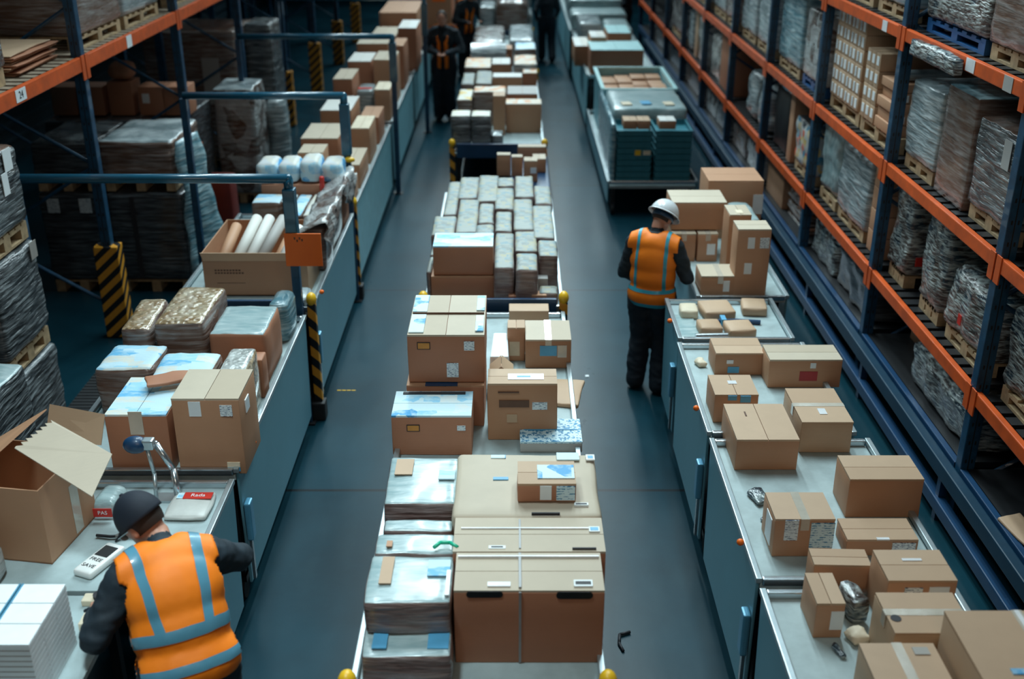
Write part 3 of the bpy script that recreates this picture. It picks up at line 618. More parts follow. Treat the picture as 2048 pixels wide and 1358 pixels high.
for (a, t) in (((991, 1029, 570, 554), 'low pair-like one at front beside brown cartons'), ((1039, 1077, 566, 543), 'grey crossed one at front'), ((1079, 1116, 586, 571), 'frontmost at the right edge under orange-printed one'),):
    x0, x1, y0, y1, zb, zt = S(*a, DK, zt=1.08); wrapped((x0, x1, max(8.9, y0), y1, zb, zt), 'white wrapped packet, ' + t, 'film_packside', 0.02, 0.006, 5, topmat='white_packets', name='wrapped_packet', cat='packet', group=G, freq=9)
for i, (y0, t) in enumerate(((9.1, 'near'), (9.55, 'middle'), (10.05, 'far'))):
    wrapped((-0.755, -0.708, y0, y0+0.40, DK, 1.2), 'narrow grey packet at the left rail beside the brown pair, ' + t + ' one', 'film_packside', 0.018, 0.006, 5, topmat='white_packets', name='wrapped_packet', cat='packet')
carton(S(862, 989, 553, 548, DK, yb=600)[:3] + (9.46, DK, 1.17), 'lower dark brown carton of the blue-lidded pair', 'kraft_dark', tape=None, lid='kraft')
carton((-0.690, -0.165, 9.08, 9.44, 1.178, 1.445), 'upper dark brown carton with frosty blue lid', 'kraft_dark', tape=None, lid='print_sky')
carton((-0.03, 0.17, 8.90, 9.02, DK, 1.05), 'flat grey-brown carton at the foot of the packets', 'kraft_dark', tape=None, lid='kraft_pale', simple=True)
carton((0.17, 0.30, 8.87, 8.98, DK, 1.07), 'tiny brown carton with a pale lid near yellow bumper', 'kraft', tape=None, lid='cream', simple=True)
carton(S(1072, 1098, 590, 590, DK, zt=1.10)[:2] + (9.12, 9.22, DK, 1.13), 'small white packet with orange print near right bumper', 'grey_board', tape=None, lid='print_orange', simple=True, cat='packet')
for a, l in (((994, 1021, 310, 305, DK, None, 352), 'leftmost of the standing cartons behind the white packets'), ((1023, 1045, 314, 309, DK, None, 353), 'slim standing carton between two others, rounded top'),
             ((1048, 1075, 322, 314, DK, None, 364), 'standing carton with a small square white label'), ((1066, 1092, 318, 308, DK, None, 345), 'rightmost standing carton with white lid edge'),
             ((1036, 1092, 294, 285, DK, None, 318), 'broad carton right behind the standing cartons')):
    sp = S(a[0], a[1], a[2], a[3], a[4], zt=None, yb=a[6]); sp = (sp[0], sp[1], sp[2], min(sp[3], 13.9), sp[4], sp[5])
    if sp[3]-sp[2] < 0.1: sp = (sp[0], sp[1], sp[2], sp[2]+0.14, sp[4], sp[5])
    carton(sp, l, 'kraft', tape=None, lid='kraft_pale', labs=[('f', 0.7, 0.55, 0.07, 0.07, 'paper_white')] if 'square white' in l else [])
o = MB().box(-0.24, 0.24, -0.9, 0.9, 0.0, 0.949).build('plastic_crate', 'navy', None, (0.215, 13.2, 0.0), bevel=0.015); tag(o, 'dark navy crate holding up the standing cartons', 'crate')
MB().box(-0.255, 0.255, -0.915, 0.915, 0.86, 0.93).build('rim', 'black', o, bevel=0.01)
# -- third cart
g3 = [((905, 943, 215, 204, 283), 'grey plastic-wrapped stack with yellow band, left corner of cart', 'film_grey', 'print_yellow'), ((945, 983, 215, 205, 283), 'grey plastic-wrapped stack with yellow band, second from left', 'film_grey', 'print_yellow'),
      ((985, 1006, 253, 246, 283), 'low grey wrapped stack next to the banded stacks', 'film_grey', 'film_white')]
for a, l, m, tm in g3:
    sp = S(a[0], a[1], a[2], a[3], DK, yb=a[4]); wrapped(sp[:2] + (14.35, 14.35+min(0.5, max(0.3, sp[3]-sp[2])), DK, sp[5]), l, m, 0.02, 0.006, 6, step=0.09, topmat=tm, name='wrapped_stack')
def far_stack(rows, rowlab, X0, X1):
    for i, r in enumerate(rows):
        xl, xr, yt, yk, zb, zt, kind, m, tm, lab = r
        x0, x1, y0, y1, zb, zt = S(xl, xr, yt, yk, zb, zt=zt)
        if y1-y0 < 0.15: y1 = y0+0.15
        if kind == 'c': carton((x0, x1, y0, y1, zb, zt), lab, m, tape=None, lid=tm)
        else: wrapped((x0, x1, y0, y1, zb, zt), lab, m, 0.03, 0.01, 6, 0.0, topmat=tm, name='wrapped_pack')
far_stack([
    (1012, 1083, 208, 198, DK, 1.36, 'c', 'kraft', 'print_orange', 'brown carton with an orange rim, right end of cart'),
    (986, 1010, 192, 184, DK, 1.50, 'c', 'kraft', 'kraft_light', 'tall rust-brown carton standing behind grey stacks'),
    (914, 944, 199, 178, DK, 1.36, 'w', 'film_brown', 'print_yellow', 'white pack with yellow print behind the grey stacks'),
    (946, 1012, 183, 172, DK, 1.44, 'w', 'film_brown', 'print_orange', 'orange and white printed pack above rust-brown carton'),
    (1015, 1075, 188, 172, DK, 1.34, 'c', 'kraft_dark', 'grey_board', 'brown carton with plain grey-white lid on right side'),
    (922, 948, 168, 146, DK, 1.30, 'w', 'film_brown', 'white_packets', 'square white packet at the left rail of third cart'),
    (950, 984, 166, 142, DK, 1.30, 'w', 'film_brown', 'white_packets', 'white packet left of the bright-lidded low carton'),
    (986, 1044, 154, 146, DK, 1.36, 'c', 'kraft', 'white_board', 'low brown carton with bright white lid'),
    (1046, 1074, 146, 135, DK, 1.36, 'c', 'kraft_dark', 'print_orange', 'small orange carton right of the bright-lidded one'),
    (928, 982, 134, 115, DK, 1.34, 'w', 'film_brown', 'print_orange', 'pinkish orange printed pack below the translucent roll'),
    (984, 1020, 128, 116, DK, 1.38, 'c', 'kraft', 'white_board', 'white-topped carton between pinkish and striped packs'),
    (1028, 1074, 128, 110, DK, 1.44, 'w', 'film_white', 'print_orange', 'pack with orange top and blue stripe below')], '', 0, 0)
far_stack([
    (1030, 1072, 98, 84, DK, 1.50, 'w', 'film_brown', 'print_blue', 'blue flowery printed pack near right end board'),
    (998, 1024, 98, 90, DK, 1.36, 'c', 'kraft_dark', 'kraft', 'dark brown carton right of the translucent roll')], '', 0, 0)
b = MB(); b.tube((-0.72, 19.9, 1.22), (-0.10, 19.9, 1.22), 0.26, 0.27, 20); o = b.build('film_roll', 'film_white', None, (0, 0, 0)); tag(o, 'large translucent white roll lying across the fourth cart', 'roll')
MB().tube((-0.74, 19.9, 1.22), (-0.08, 19.9, 1.22), 0.05, 0.05, 12).build('core', 'kraft', o)
o = wrapped((-0.35, 0.35, 24.35, 25.3, DK, 1.65), 'brown rounded drum-like bundle at head of fifth cart', 'film_brown', 0.15, 0.01, 8, name='wrapped_bundle'); 
k = 0
for (x0, x1, y0, zt, t) in ((-0.7, -0.38, 24.6, 1.5, 'tall left'), (0.36, 0.44, 24.6, 1.35, 'thin right'), (-0.7, -0.05, 25.8, 1.7, 'broad left, second row'), (0.0, 0.43, 25.8, 1.6, 'broad right, second row'), (-0.7, -0.1, 27.4, 1.75, 'broad left, third row'),
                           (-0.05, 0.43, 27.4, 1.6, 'square right, third row'), (-0.7, 0.42, 28.9, 1.6, 'widest, farthest row')):
    wrapped((x0, x1, y0, y0+1.1, DK, zt), 'white wrapped package on the farthest centre cart, ' + t, 'film_white', 0.04, 0.012, 6, name='wrapped_pack')
wrapped((-0.05, 0.40, 20.6, 22.6, DK, 1.42), 'pale grey covered load behind the roll on fourth cart', 'film_white', 0.05, 0.015, 7, name='wrapped_pack')
wrapped((-0.72, -0.15, 20.9, 22.9, DK, 1.35), 'tan dusty covered load directly behind the translucent roll', 'film_mixed', 0.05, 0.015, 7, name='wrapped_pack')

# ================================================================= right row goods
D1 = 1.001
carton(S(1634, 1692, 1208, 1146, D1, yb=1275), 'narrow upright carton standing beside crumpled clear film', 'kraft', tape=None, lid='kraft_light', labs=[('f', 0.76, 0.52, 0.065, 0.11, 'paper_white')])
carton(S(1630, 1744, 1131, 1098, D1, yb=1186), 'brown carton directly behind the narrow upright one', 'kraft', lid='kraft_light', tape=None, rz=-2)
carton(S(1777, 1916, 1162, 1100, D1, zt=1.29), 'cube-shaped carton with a white dash on its lid', 'kraft', lid='kraft_light', tape=None, labs=[('t', 0.5, 0.66, 0.10, 0.02, 'tape_white', 'tape'), ('f', 0.75, 0.78, 0.10, 0.06, 'paper_white'), ('f', 0.38, 0.78, 0.09, 0.05, 'paper_typed')])
carton((1.765, 2.14, 4.08, 4.385, D1, 1.30), 'taped carton with round dark hole, behind front pair', 'kraft_light', lid='kraft_light', tape='x', labs=[('t', 0.1, 0.35, 0.05, 0.05, 'ink', 'round_hole')])
carton((1.95, 2.60, 3.30, 4.04, D1, 1.46), 'largest carton at lower right corner, long white tape line', 'kraft_light', lid='kraft_light', tape='y', labs=[('t', 0.5, 0.5, 0.022, 0.74, 'tape_white', 'tape_line'), ('t', 0.28, 0.45, 0.09, 0.035, 'print_blue', 'sticker')])
carton((1.585, 1.925, 3.45, 4.03, D1, 1.285), 'carton with crossing tapes left of the largest carton', 'kraft_light', lid='kraft_light', tape='y', labs=[('t', 0.5, 0.42, 0.30, 0.018, 'tape_white', 'tape_line'), ('t', 0.78, 0.9, 0.07, 0.05, 'grey_board', 'sticker')])
carton(S(1551, 1672, 1039, 985, D1, yb=1113), 'carton with typed blue-white sheet hanging on its front', 'kraft', lid='kraft_light', tape='y', labs=[('f', 0.28, 0.72, 0.075, 0.13, 'paper_typed'), ('f', 0.80, 0.58, 0.13, 0.16, 'paper_typed_blue'), ('l', 0.4, 0.5, 0.12, 0.17, 'paper_white')])
carton(S(1695, 1838, 1080, 1037, D1, yb=1112), 'low carton with notched lid behind the cube-shaped one', 'kraft', lid='kraft_light', tape=None, labs=[('f', 0.8, 0.6, 0.13, 0.05, 'paper_typed'), ('t', 0.5, 0.03, 0.07, 0.02, 'tape_white', 'tape')])
carton(S(1700, 1849, 962, 935, D1, yb=1035)[:3] + (5.78, D1, 1.26), 'brown carton overlooking the dark floor, plain front', 'kraft', lid='kraft_light', tape=None)
carton(S(1474, 1600, 880, 808, D1, yb=940), 'carton with a bent lid crease near the cart hinge', 'kraft', lid='kraft_light', tape=None, labs=[('t', 0.3, 0.7, 0.01, 0.06, 'ink_brown', 'scratch')])
carton(S(1604, 1708, 845, 777, D1, yb=905), 'flat wide carton with a clear oval sticker', 'kraft_light', lid='kraft_light', tape='x', labs=[('t', 0.5, 0.3, 0.05, 0.08, 'tape_white', 'sticker')])
carton(S(1540, 1686, 720, 690, D1, yb=775), 'carton with a dark red label behind the flat wide one', 'kraft', lid='kraft_pale', tape=None, labs=[('f', 0.55, 0.42, 0.13, 0.075, 'label_red'), ('f', 0.6, 0.8, 0.04, 0.04, 'paper_white')])
carton(S(1430, 1518, 790, 750, D1, yb=845), 'small carton with blurred white dot, nearest cart edge', 'kraft', lid='kraft_light', tape=None, labs=[('t', 0.5, 0.6, 0.06, 0.05, 'tape_white', 'sticker'), ('f', 0.4, 0.9, 0.06, 0.035, 'paper_blue'), ('f', 0.7, 0.86, 0.07, 0.05, 'paper_blue')])
carton(S(1432, 1530, 707, 676, D1, yb=750), 'small carton with sky-blue label beside the tape pouch', 'kraft', lid='kraft_light', tape=None, labs=[('f', 0.3, 0.62, 0.05, 0.03, 'tape_white'), ('f', 0.38, 0.25, 0.085, 0.05, 'paper_blue')])
for (x, y, sx, sy, h, l, m) in ((1.44, 7.60, 0.07, 0.10, 0.05, 'tan crumpled tape pouch on the cart edge', 'cream'), (1.50, 5.70, 0.10, 0.16, 0.04, 'crumpled clear film lying beside the typed-sheet carton', 'film_silver'), (1.49, 5.45, 0.05, 0.06, 0.03, 'small twist of clear film near cart edge', 'film_silver'),
                            (1.60, 4.30, 0.03, 0.1, 0.03, 'wisp of clear film at foot of upright carton', 'film_silver'), (1.745, 4.60, 0.10, 0.20, 0.16, 'crumpled clear film heap between the upright and cube cartons', 'film_silver'),
                            (1.72, 4.40, 0.10, 0.10, 0.06, 'cream roll with dark end beside the film heap', 'cream')):
    o = rbox(sx, sy, h, min(sx, sy, h)*0.45, 5, 0.012, 16).build('film_scrap' if 'film' in l else 'tape_pouch', m, None, (x, y, D1), 0.2, smooth=True); tag(o, l, 'plastic film' if 'film' in l else 'packaging')
# flat packs on the short cart
fp = [(1.52, 1.70, 8.14, 8.34, 'kraft_light', 'flat tan packet left of the blue tie'), (1.74, 1.96, 8.10, 8.32, 'kraft_light', 'flat tan packet right of the blue tie'), (1.60, 1.86, 8.48, 8.76, 'kraft_light', 'tilted tan packet by the white tube'),
      (1.42, 1.56, 8.50, 8.68, 'cream', 'small cream packet near the worker'), (1.96, 2.16, 8.56, 8.80, 'kraft_light', 'tan packet farthest right on the short cart')]
for x0, x1, y0, y1, m, l in fp: wrapped((x0, x1, y0, y1, D1, 1.075), l, m, 0.012, 0.004, 4, name='packet', cat='packet', rz=random.uniform(-8, 8))
o = MB().tube((-0.13, 0, 0.03), (0.13, 0, 0.03), 0.03, 0.03, 14).build('metal_tube', 'steel', None, (1.60, 8.07, D1), 0.05); tag(o, 'short shiny metal tube in front of the tan packets', 'tube')
o = MB().path([(-0.22, 0, 0.02), (0.0, 0.02, 0.02), (0.2, -0.01, 0.02)], 0.02, 10).build('wrapped_tool', 'navy', None, (1.86, 8.40, D1), 0.0); tag(o, 'long dark blue tool lying between the tan packets', 'tool')
MB().box(-0.13, -0.09, -0.05, 0.05, 0.0, 0.06).build('tie', 'paper_blue', o)
o = rbox(0.16, 0.55, 0.012, 0.005, 5, 0.004, 8).build('plastic_sheet', 'film_aqua', None, (1.44, 8.30, D1), 0, smooth=True); tag(o, 'wrinkled pale plastic sheet along the cart edge by the worker', 'plastic film')
carton(S(1375, 1465, 553, 528, D1, yb=592)[:1] and (1.66, 2.00, 9.03, 9.34, D1, 1.185), 'low carton with split white lid, in front of worker', 'kraft', lid='kraft_pale', tape='y', labs=[('f', 0.66, 0.5, 0.055, 0.10, 'paper_white')])
carton(S(1477, 1544, 459, 441, D1, yb=592), 'tallest narrow carton with three white labels', 'kraft', lid='kraft_pale', tape=None, labs=[('f', 0.42, 0.80, 0.06, 0.10, 'paper_white'), ('f', 0.82, 0.80, 0.08, 0.095, 'paper_typed'), ('f', 0.38, 0.42, 0.065, 0.10, 'paper_white')])
carton(S(1460, 1504, 430, 410, D1, zt=1.60), 'tall carton half hidden behind the three-label one', 'kraft', lid='kraft_pale', tape=None, labs=[('t', 0.5, 0.3, 0.06, 0.1, 'cream', 'tape')])
carton(S(1345, 1393, 468, 441, D1, yb=523), 'left one of the two cartons under the long top carton', 'kraft', lid='kraft_pale', tape='y')
carton(S(1397, 1437, 468, 441, D1, yb=523), 'right one of the pair, white hexagonal label on front', 'kraft', lid='kraft_pale', tape='y', labs=[('f', 0.68, 0.45, 0.08, 0.11, 'paper_white')])
carton(S(1335, 1441, 405, 377, 1.30, yb=437)[:2] + (10.0, 10.42, 1.292, 1.56), 'long top carton resting across two cartons', 'kraft', lid='kraft_pale', tape=None, labs=[('l', 0.5, 0.5, 0.2, 0.14, 'paper_white')])
wrapped((2.12, 2.34, 9.95, 10.5, D1, 1.42), 'pale aqua crumpled pack right of the long top carton', 'film_aqua', 0.04, 0.012, 6, name='wrapped_pack')
carton((1.95, 2.5, 10.6, 11.1, D1, 1.60), 'brown carton at the back behind long top carton', 'kraft', lid='kraft', tape=None, labs=[('f', 0.92, 0.6, 0.1, 0.2, 'paper_white')])
# teal tray stacks
TG = 'teal plastic trays in the two front stacks'
proto = None
def tray(x0, x1, y0, y1, z, h, lab):
    w_, d = x1-x0, y1-y0
    root = empty('plastic_tray', ((x0+x1)/2, (y0+y1)/2, z), lab, 'tray', TG)
    b = MB(); t = 0.012
    b.box(-w_/2, w_/2, -d/2, -d/2+t, 0.0, h-0.012); b.box(-w_/2, w_/2, d/2-t, d/2, 0.0, h-0.012); b.box(-w_/2, -w_/2+t, -d/2+t, d/2-t, 0, h-0.012); b.box(w_/2-t, w_/2, -d/2+t, d/2-t, 0, h-0.012)
    b.box(-w_/2, w_/2, -d/2, d/2, 0, 0.008); b.build('body', 'teal_crate', root)
    b = MB(); e = 0.010
    b.box(-w_/2-e, w_/2+e, -d/2-e, -d/2+t, h-0.022, h-0.006); b.box(-w_/2-e, -w_/2+t, -d/2+t, d/2, h-0.022, h-0.006); b.box(w_/2-t, w_/2+e, -d/2+t, d/2, h-0.022, h-0.006); b.box(-w_/2-e, w_/2+e, d/2-t, d/2+e, h-0.022, h-0.006)
    for k in range(5): b.box(-w_/2+w_*(k+0.5)/5-0.008, -w_/2+w_*(k+0.5)/5+0.008, -d/2-0.006, -d/2, 0.0, h-0.022)
    b.build('rim', 'teal_crate', root); return root
for c, (x0, x1, t) in enumerate(((1.42, 1.88, 'left'), (1.94, 2.42, 'right'))):
    for k in range(9): tray(x0, x1, 14.62, 15.3, 0.425+k*0.082, 0.082, ['bottom', 'second', 'third', 'fourth', 'fifth', 'sixth', 'seventh', 'eighth', 'topmost'][k] + ' teal slatted tray in the ' + t + ' front stack')
o = MB().box(-0.04, 0.04, -0.004, 0.0, -0.035, 0.035).build('sticker', 'yellow', None, (1.70, 14.60, 0.86)); tag(o, 'small yellow square sticker on left tray stack', 'sticker')
o = MB().box(-0.05, 0.05, -0.004, 0.0, -0.03, 0.03).build('sticker', 'cream', None, (1.82, 14.60, 0.86)); tag(o, 'tan sticker right of the yellow square', 'sticker')
for x0, x1, l in ((1.50, 1.68, 'left small brown carton atop the left tray stack'), (1.69, 1.86, 'right small brown carton atop the left tray stack'), (1.98, 2.2, 'brown carton under a white sheet on right tray stack')):
    carton((x0, x1, 14.66, 14.95, 1.166, 1.28), l, 'kraft', tape=None, lid='white_board' if 'sheet' in l else 'kraft_light')
wrapped((1.33, 1.40, 14.60, 16.9, 0.45, 1.25), 'clear bag-like sheet hanging down aisle side of trays', 'film_teal', 0.03, 0.012, 8, name='plastic_sheet', cat='plastic film')
wrapped((1.42, 2.46, 15.36, 16.7, 0.45, 1.30), 'aqua sheet-covered load behind the tray stacks', 'film_aqua', 0.05, 0.012, 9, name='covered_load')
for (x, y, m, t) in ((1.62, 15.6, 'cream', 'cream rimmed'), (1.90, 15.65, 'paper_blue', 'blue'), (2.22, 15.6, 'cream', 'orange rimmed')):
    o = rbox(0.14, 0.2, 0.02, 0.008, 2).build('packet', m, None, (x, y, 1.305), 0.1); tag(o, t+' flat packet on the aqua sheet', 'packet')
bn = empty('open_bin', (1.96, 17.0, 0.42), 'pale blue open bin full of tan cartons', 'bin')
b = MB(); w2, L2, hh = 0.56, 1.85, 0.80
b.box(-w2, w2, 0, 0.03, 0, hh); b.box(-w2, w2, L2-0.03, L2, 0, hh); b.box(-w2, -w2+0.03, 0.03, L2-0.03, 0, hh); b.box(w2-0.03, w2, 0.03, L2-0.03, 0, hh); b.box(-w2, w2, 0, L2, 0, 0.02); b.build('bin_walls', 'panel_far', bn)
b = MB(); b.box(-w2-0.03, w2+0.03, -0.03, 0.03, hh, hh+0.03); b.box(-w2-0.03, -w2+0.03, 0, L2, hh, hh+0.03); b.box(w2-0.03, w2+0.03, 0, L2, hh, hh+0.03); b.box(-w2-0.03, w2+0.03, L2-0.03, L2+0.03, hh, hh+0.03); b.build('bin_rim', 'aqua', bn)
for i in range(4):
    for j in range(4):
        carton((1.46+i*0.255, 1.46+i*0.255+0.235, 17.08+j*0.43, 17.08+j*0.43+0.39, 0.445, 1.12+random.uniform(-0.04, 0.05)), 'tan-lidded carton inside the pale blue bin, ' + ['nearest', 'second', 'third', 'farthest'][j] + ' row, ' + ['leftmost', 'left middle', 'right middle', 'rightmost'][i], 'kraft', tape=None, lid=random.choice(['kraft_light', 'kraft_pale']), group='cartons in the pale blue bin', simple=True, flaps=False)
far_stack([
    (1182, 1288, 100, 82, D1, 1.42, 'c', 'kraft_dark', 'aqua', 'wide dark brown carton closest on the far right cart'),
    (1150, 1180, 92, 74, D1, 1.36, 'c', 'kraft', 'white_board', 'slender brown carton at aisle edge of far right cart'),
    (1182, 1212, 74, 62, D1, 1.5, 'c', 'kraft', 'white_board', 'white-lidded carton behind the wide dark one'),
    (1216, 1262, 66, 50, D1, 1.45, 'c', 'kraft', 'aqua', 'aqua-sheeted carton right of the white-lidded one')], '', 0, 0)
for (x0, x1, y0, y1, zt, m, t) in ((1.35, 1.8, 22.6, 23.9, 1.45, 'film_white', 'white, left back corner'), (1.9, 2.4, 22.5, 23.9, 1.35, 'film_aqua', 'aqua, right back corner')):
    wrapped((x0, x1, y0, y1, D1, zt), 'sheeted pack on the far right cart, ' + t, m, 0.05, 0.01, 6, name='wrapped_pack')
for (x0, x1, y0, y1, zt, t) in ((1.3, 2.5, 24.7, 25.7, 1.35, 'nearest, low'), (1.3, 2.5, 25.9, 28.0, 1.5, 'middle, long'), (1.35, 2.45, 28.3, 30.8, 1.6, 'rearmost')):
    wrapped((x0, x1, y0, y1, D1, zt), 'pale blue sheeted load on the farthest right cart, ' + t, 'film_aqua', 0.06, 0.012, 7, name='covered_load')

# ================================================================= left row goods
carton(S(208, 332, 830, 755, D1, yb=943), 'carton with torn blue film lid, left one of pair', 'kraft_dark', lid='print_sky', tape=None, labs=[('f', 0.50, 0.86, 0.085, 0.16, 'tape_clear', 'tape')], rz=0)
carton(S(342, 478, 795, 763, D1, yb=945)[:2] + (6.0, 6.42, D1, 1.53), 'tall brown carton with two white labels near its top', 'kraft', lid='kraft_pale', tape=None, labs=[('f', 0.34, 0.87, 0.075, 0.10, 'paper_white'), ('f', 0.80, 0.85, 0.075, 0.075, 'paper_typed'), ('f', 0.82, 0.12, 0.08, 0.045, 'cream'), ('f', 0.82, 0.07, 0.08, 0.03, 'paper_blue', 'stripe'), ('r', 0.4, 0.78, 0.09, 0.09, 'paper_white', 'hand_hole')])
o = rbox(0.30, 0.14, 0.03, 0.012, 5, 0.012, 6).build('brown_paper', 'kraft_dark', None, (-2.22, 6.42, 1.52-0.07), 0.35, smooth=True); tag(o, 'crumpled brown paper lying on the torn film lid', 'paper')
wrapped((-1.97, -1.78, 6.45, 7.0, D1, 1.42), 'bubble-wrapped upright pack right of the tall labelled carton', 'bubble_gold', 0.03, 0.006, 9, topmat='bubble_clear', name='bubble_wrapped_pack')
wrapped((-2.42, -2.02, 6.50, 6.98, D1, 1.40), 'sky-blue printed pack behind the tall labelled carton', 'film_brown', 0.04, 0.014, 8, 0.01, topmat='print_sky', name='wrapped_pack')
wrapped((-2.86, -2.46, 6.78, 7.2, D1, 1.36), 'sky-blue printed pack at left edge, below bubble wrap', 'film_brown', 0.04, 0.014, 8, 0.01, topmat='print_sky', name='wrapped_pack')
wrapped((-1.985, -1.77, 7.05, 7.12+0.08, D1, 1.30), 'slim brown carton wedged against side panel', 'kraft_dark', 0.01, 0.003, 3, name='cardboard_box', cat='box')
wrapped((-2.83, -2.62, 7.24, 7.85, D1, 1.46), 'golden bubble-wrapped pack, lower left half', 'film_brown', 0.04, 0.010, 8, 0.008, topmat='bubble_gold', name='bubble_wrapped_pack', rz=3)
wrapped((-2.58, -2.22, 7.26, 7.98, D1, 1.50), 'largest golden bubble-wrapped pack on the left row', 'film_brown', 0.04, 0.010, 9, 0.01, topmat='bubble_gold', name='bubble_wrapped_pack')
wrapped((-2.19, -1.78, 7.24, 7.80, D1, 1.42), 'pale film-wrapped carton beside the striped corner guard', 'kraft_dark', 0.035, 0.010, 8, 0.006, topmat='film_aqua', name='wrapped_pack')
wrapped((-1.92, -1.77, 8.0, 8.35, D1, 1.34), 'teal crumpled film bag by the striped corner guard', 'film_teal', 0.05, 0.015, 7, name='plastic_bag', cat='bag')
# open carton of paper rolls
x0, x1, y0, y1 = -2.70, -1.93, 9.03, 9.98; zb, zt = D1, 1.40
oc = empty('open_carton', ((x0+x1)/2, (y0+y1)/2, zb), 'big open brown carton stuffed with paper rolls', 'box')
w_, d, h = x1-x0, y1-y0, zt-zb
b = MB(); t = 0.008
b.box(-w_/2, w_/2, -d/2, -d/2+t, 0.001, h); b.box(-w_/2, w_/2, d/2-t, d/2, 0.001, h); b.box(-w_/2, -w_/2+t, -d/2+t, d/2-t, 0.001, h); b.box(w_/2-t, w_/2, -d/2+t, d/2-t, 0.001, h); b.box(-w_/2, w_/2, -d/2, d/2, 0.001, 0.01)
cw = b.build('walls', 'kraft', oc)
b = MB(); b.add([(-w_/2-0.01, -d/2-0.012, h+0.004), (w_/2+0.01, -d/2-0.012, h+0.004), (w_/2-0.01, -d/2-0.03, h-0.062), (-w_/2+0.02, -d/2-0.03, h-0.062), (-w_/2-0.01, -d/2-0.002, h+0.004), (w_/2+0.01, -d/2-0.002, h+0.004), (w_/2-0.01, -d/2-0.02, h-0.062), (-w_/2+0.02, -d/2-0.02, h-0.062)],
      [(0,1,2,3),(7,6,5,4),(0,4,5,1),(1,5,6,2),(2,6,7,3),(3,7,4,0)]); b.build('folded_flap', 'kraft_light', oc)
b = MB()
for r_, (n, zz) in enumerate(((9, 0.24), (10, 0.215))):
    for i in range(n): b.box(-w_/2+0.10+i*0.026, -w_/2+0.10+i*0.026+0.018, -d/2-0.0015, -d/2, zz-0.007, zz+0.007)
b.box(-w_/2+0.11, -w_/2+0.36, -d/2-0.0015, -d/2, 0.12, 0.124)
b.build('print', 'ink_brown', cw)
for i, (px_, m, L, tz, hh) in enumerate(((-0.27, 'kraft', 0.62, -8, 0.30), (-0.13, 'white_board', 0.70, -14, 0.33), (-0.02, 'white_board', 0.70, -15, 0.33), (0.10, 'grey_board', 0.62, -22, 0.38), (0.22, 'kraft', 0.55, -18, 0.30), (0.29, 'white_board', 0.5, -20, 0.36))):
    c = Vector(((x0+x1)/2+px_, y0+0.10, zb+hh-0.08)); dv = Vector((math.sin(R(-tz*0.5)), 1.0, 0.34)).normalized()
    rr_ = 0.052; b = MB(); b.tube((0, 0, 0), dv*L, rr_, rr_*0.92, 14); o = b.build('paper_roll', m, None, c, smooth=False)
    for p in o.data.polygons: p.use_smooth = len(p.vertices) == 4
    tag(o, ['brown paper roll along the left wall of the open carton', 'white roll, left of two joined ones in the open carton', 'white roll, right of two joined ones in the open carton', 'steeply tilted grey roll sticking out of the open carton', 'brown roll under the tilted ones in the open carton', 'white roll at the right wall of the open carton'][i], 'roll')
carton((-1.90, -1.79, 9.05, 9.6, D1, 1.32), 'slim pale carton right of the open carton', 'kraft_light', tape=None, simple=True)
wrapped((-1.95, -1.73, 9.66, 10.06, D1, 1.42), 'brown goods under draped clear film at the aisle side', 'film_brown', 0.03, 0.014, 9, name='wrapped_load')
wrapped((-1.90, -1.74, 8.70, 8.96, D1, 1.12), 'small quilted grey-white sack at cart corner', 'film_white', 0.04, 0.012, 7, name='sack', cat='sack')
ps = [((502, 560, 405, 366), 'two-tone blue magazine pack, far left of row'), ((560, 590, 402, 366), 'narrow blue magazine pack behind the gantry post')]
for (xl, xr, yt, yk), l in ps:
    sp = S(xl, xr, yt, yk, D1, zt=1.40); sp = sp[:3] + (min(10.84, sp[3]),) + sp[4:]; wrapped(sp, l, 'film_brown', 0.03, 0.006, 7, topmat='print_sky', name='magazine_pack', cat='pack')
for i, (xl, xr) in enumerate(((592, 622), (624, 658), (660, 702))):
    sp = S(xl, xr, 424, 366, D1, zt=1.40); sp = (-2.16+i*0.142, -2.16+i*0.142+0.136, 10.12, 10.84) + sp[4:]; wrapped(sp, 'magazine pack behind open carton, ' + ['left with orange print', 'middle, slanted', 'right, blue corner'][i], 'film_brown', 0.03, 0.008, 7, topmat=['print_sky', 'print_pale', 'print_pale'][i], name='magazine_pack', cat='pack')
wrapped((-2.56, -1.74, 11.0-0.12, 11.28, D1, 1.48), 'brown box base under the four cream magazine bundles', 'kraft_dark', 0.01, 0.003, 4, name='cardboard_box', cat='box')
for i in range(4):
    xa = -2.60+i*0.22; wrapped((xa, xa+0.205, 10.90, 11.27, 1.492, 1.69+(0.03 if i == 2 else 0)), 'cream-topped magazine bundle, ' + ['leftmost of four', 'second of four from left', 'third of four, tallest', 'rightmost of four'][i], 'print_blue', 0.05, 0.008, 7, 0.01, topmat='print_pale', name='magazine_bundle', cat='pack')
o = rbox(0.05, 0.06, 0.16, 0.02, 3).build('red_clip', 'red', None, (-1.93, 10.85, 1.42), 0, smooth=True); tag(o, 'red clip hanging in front of the magazine bundles', 'clip')
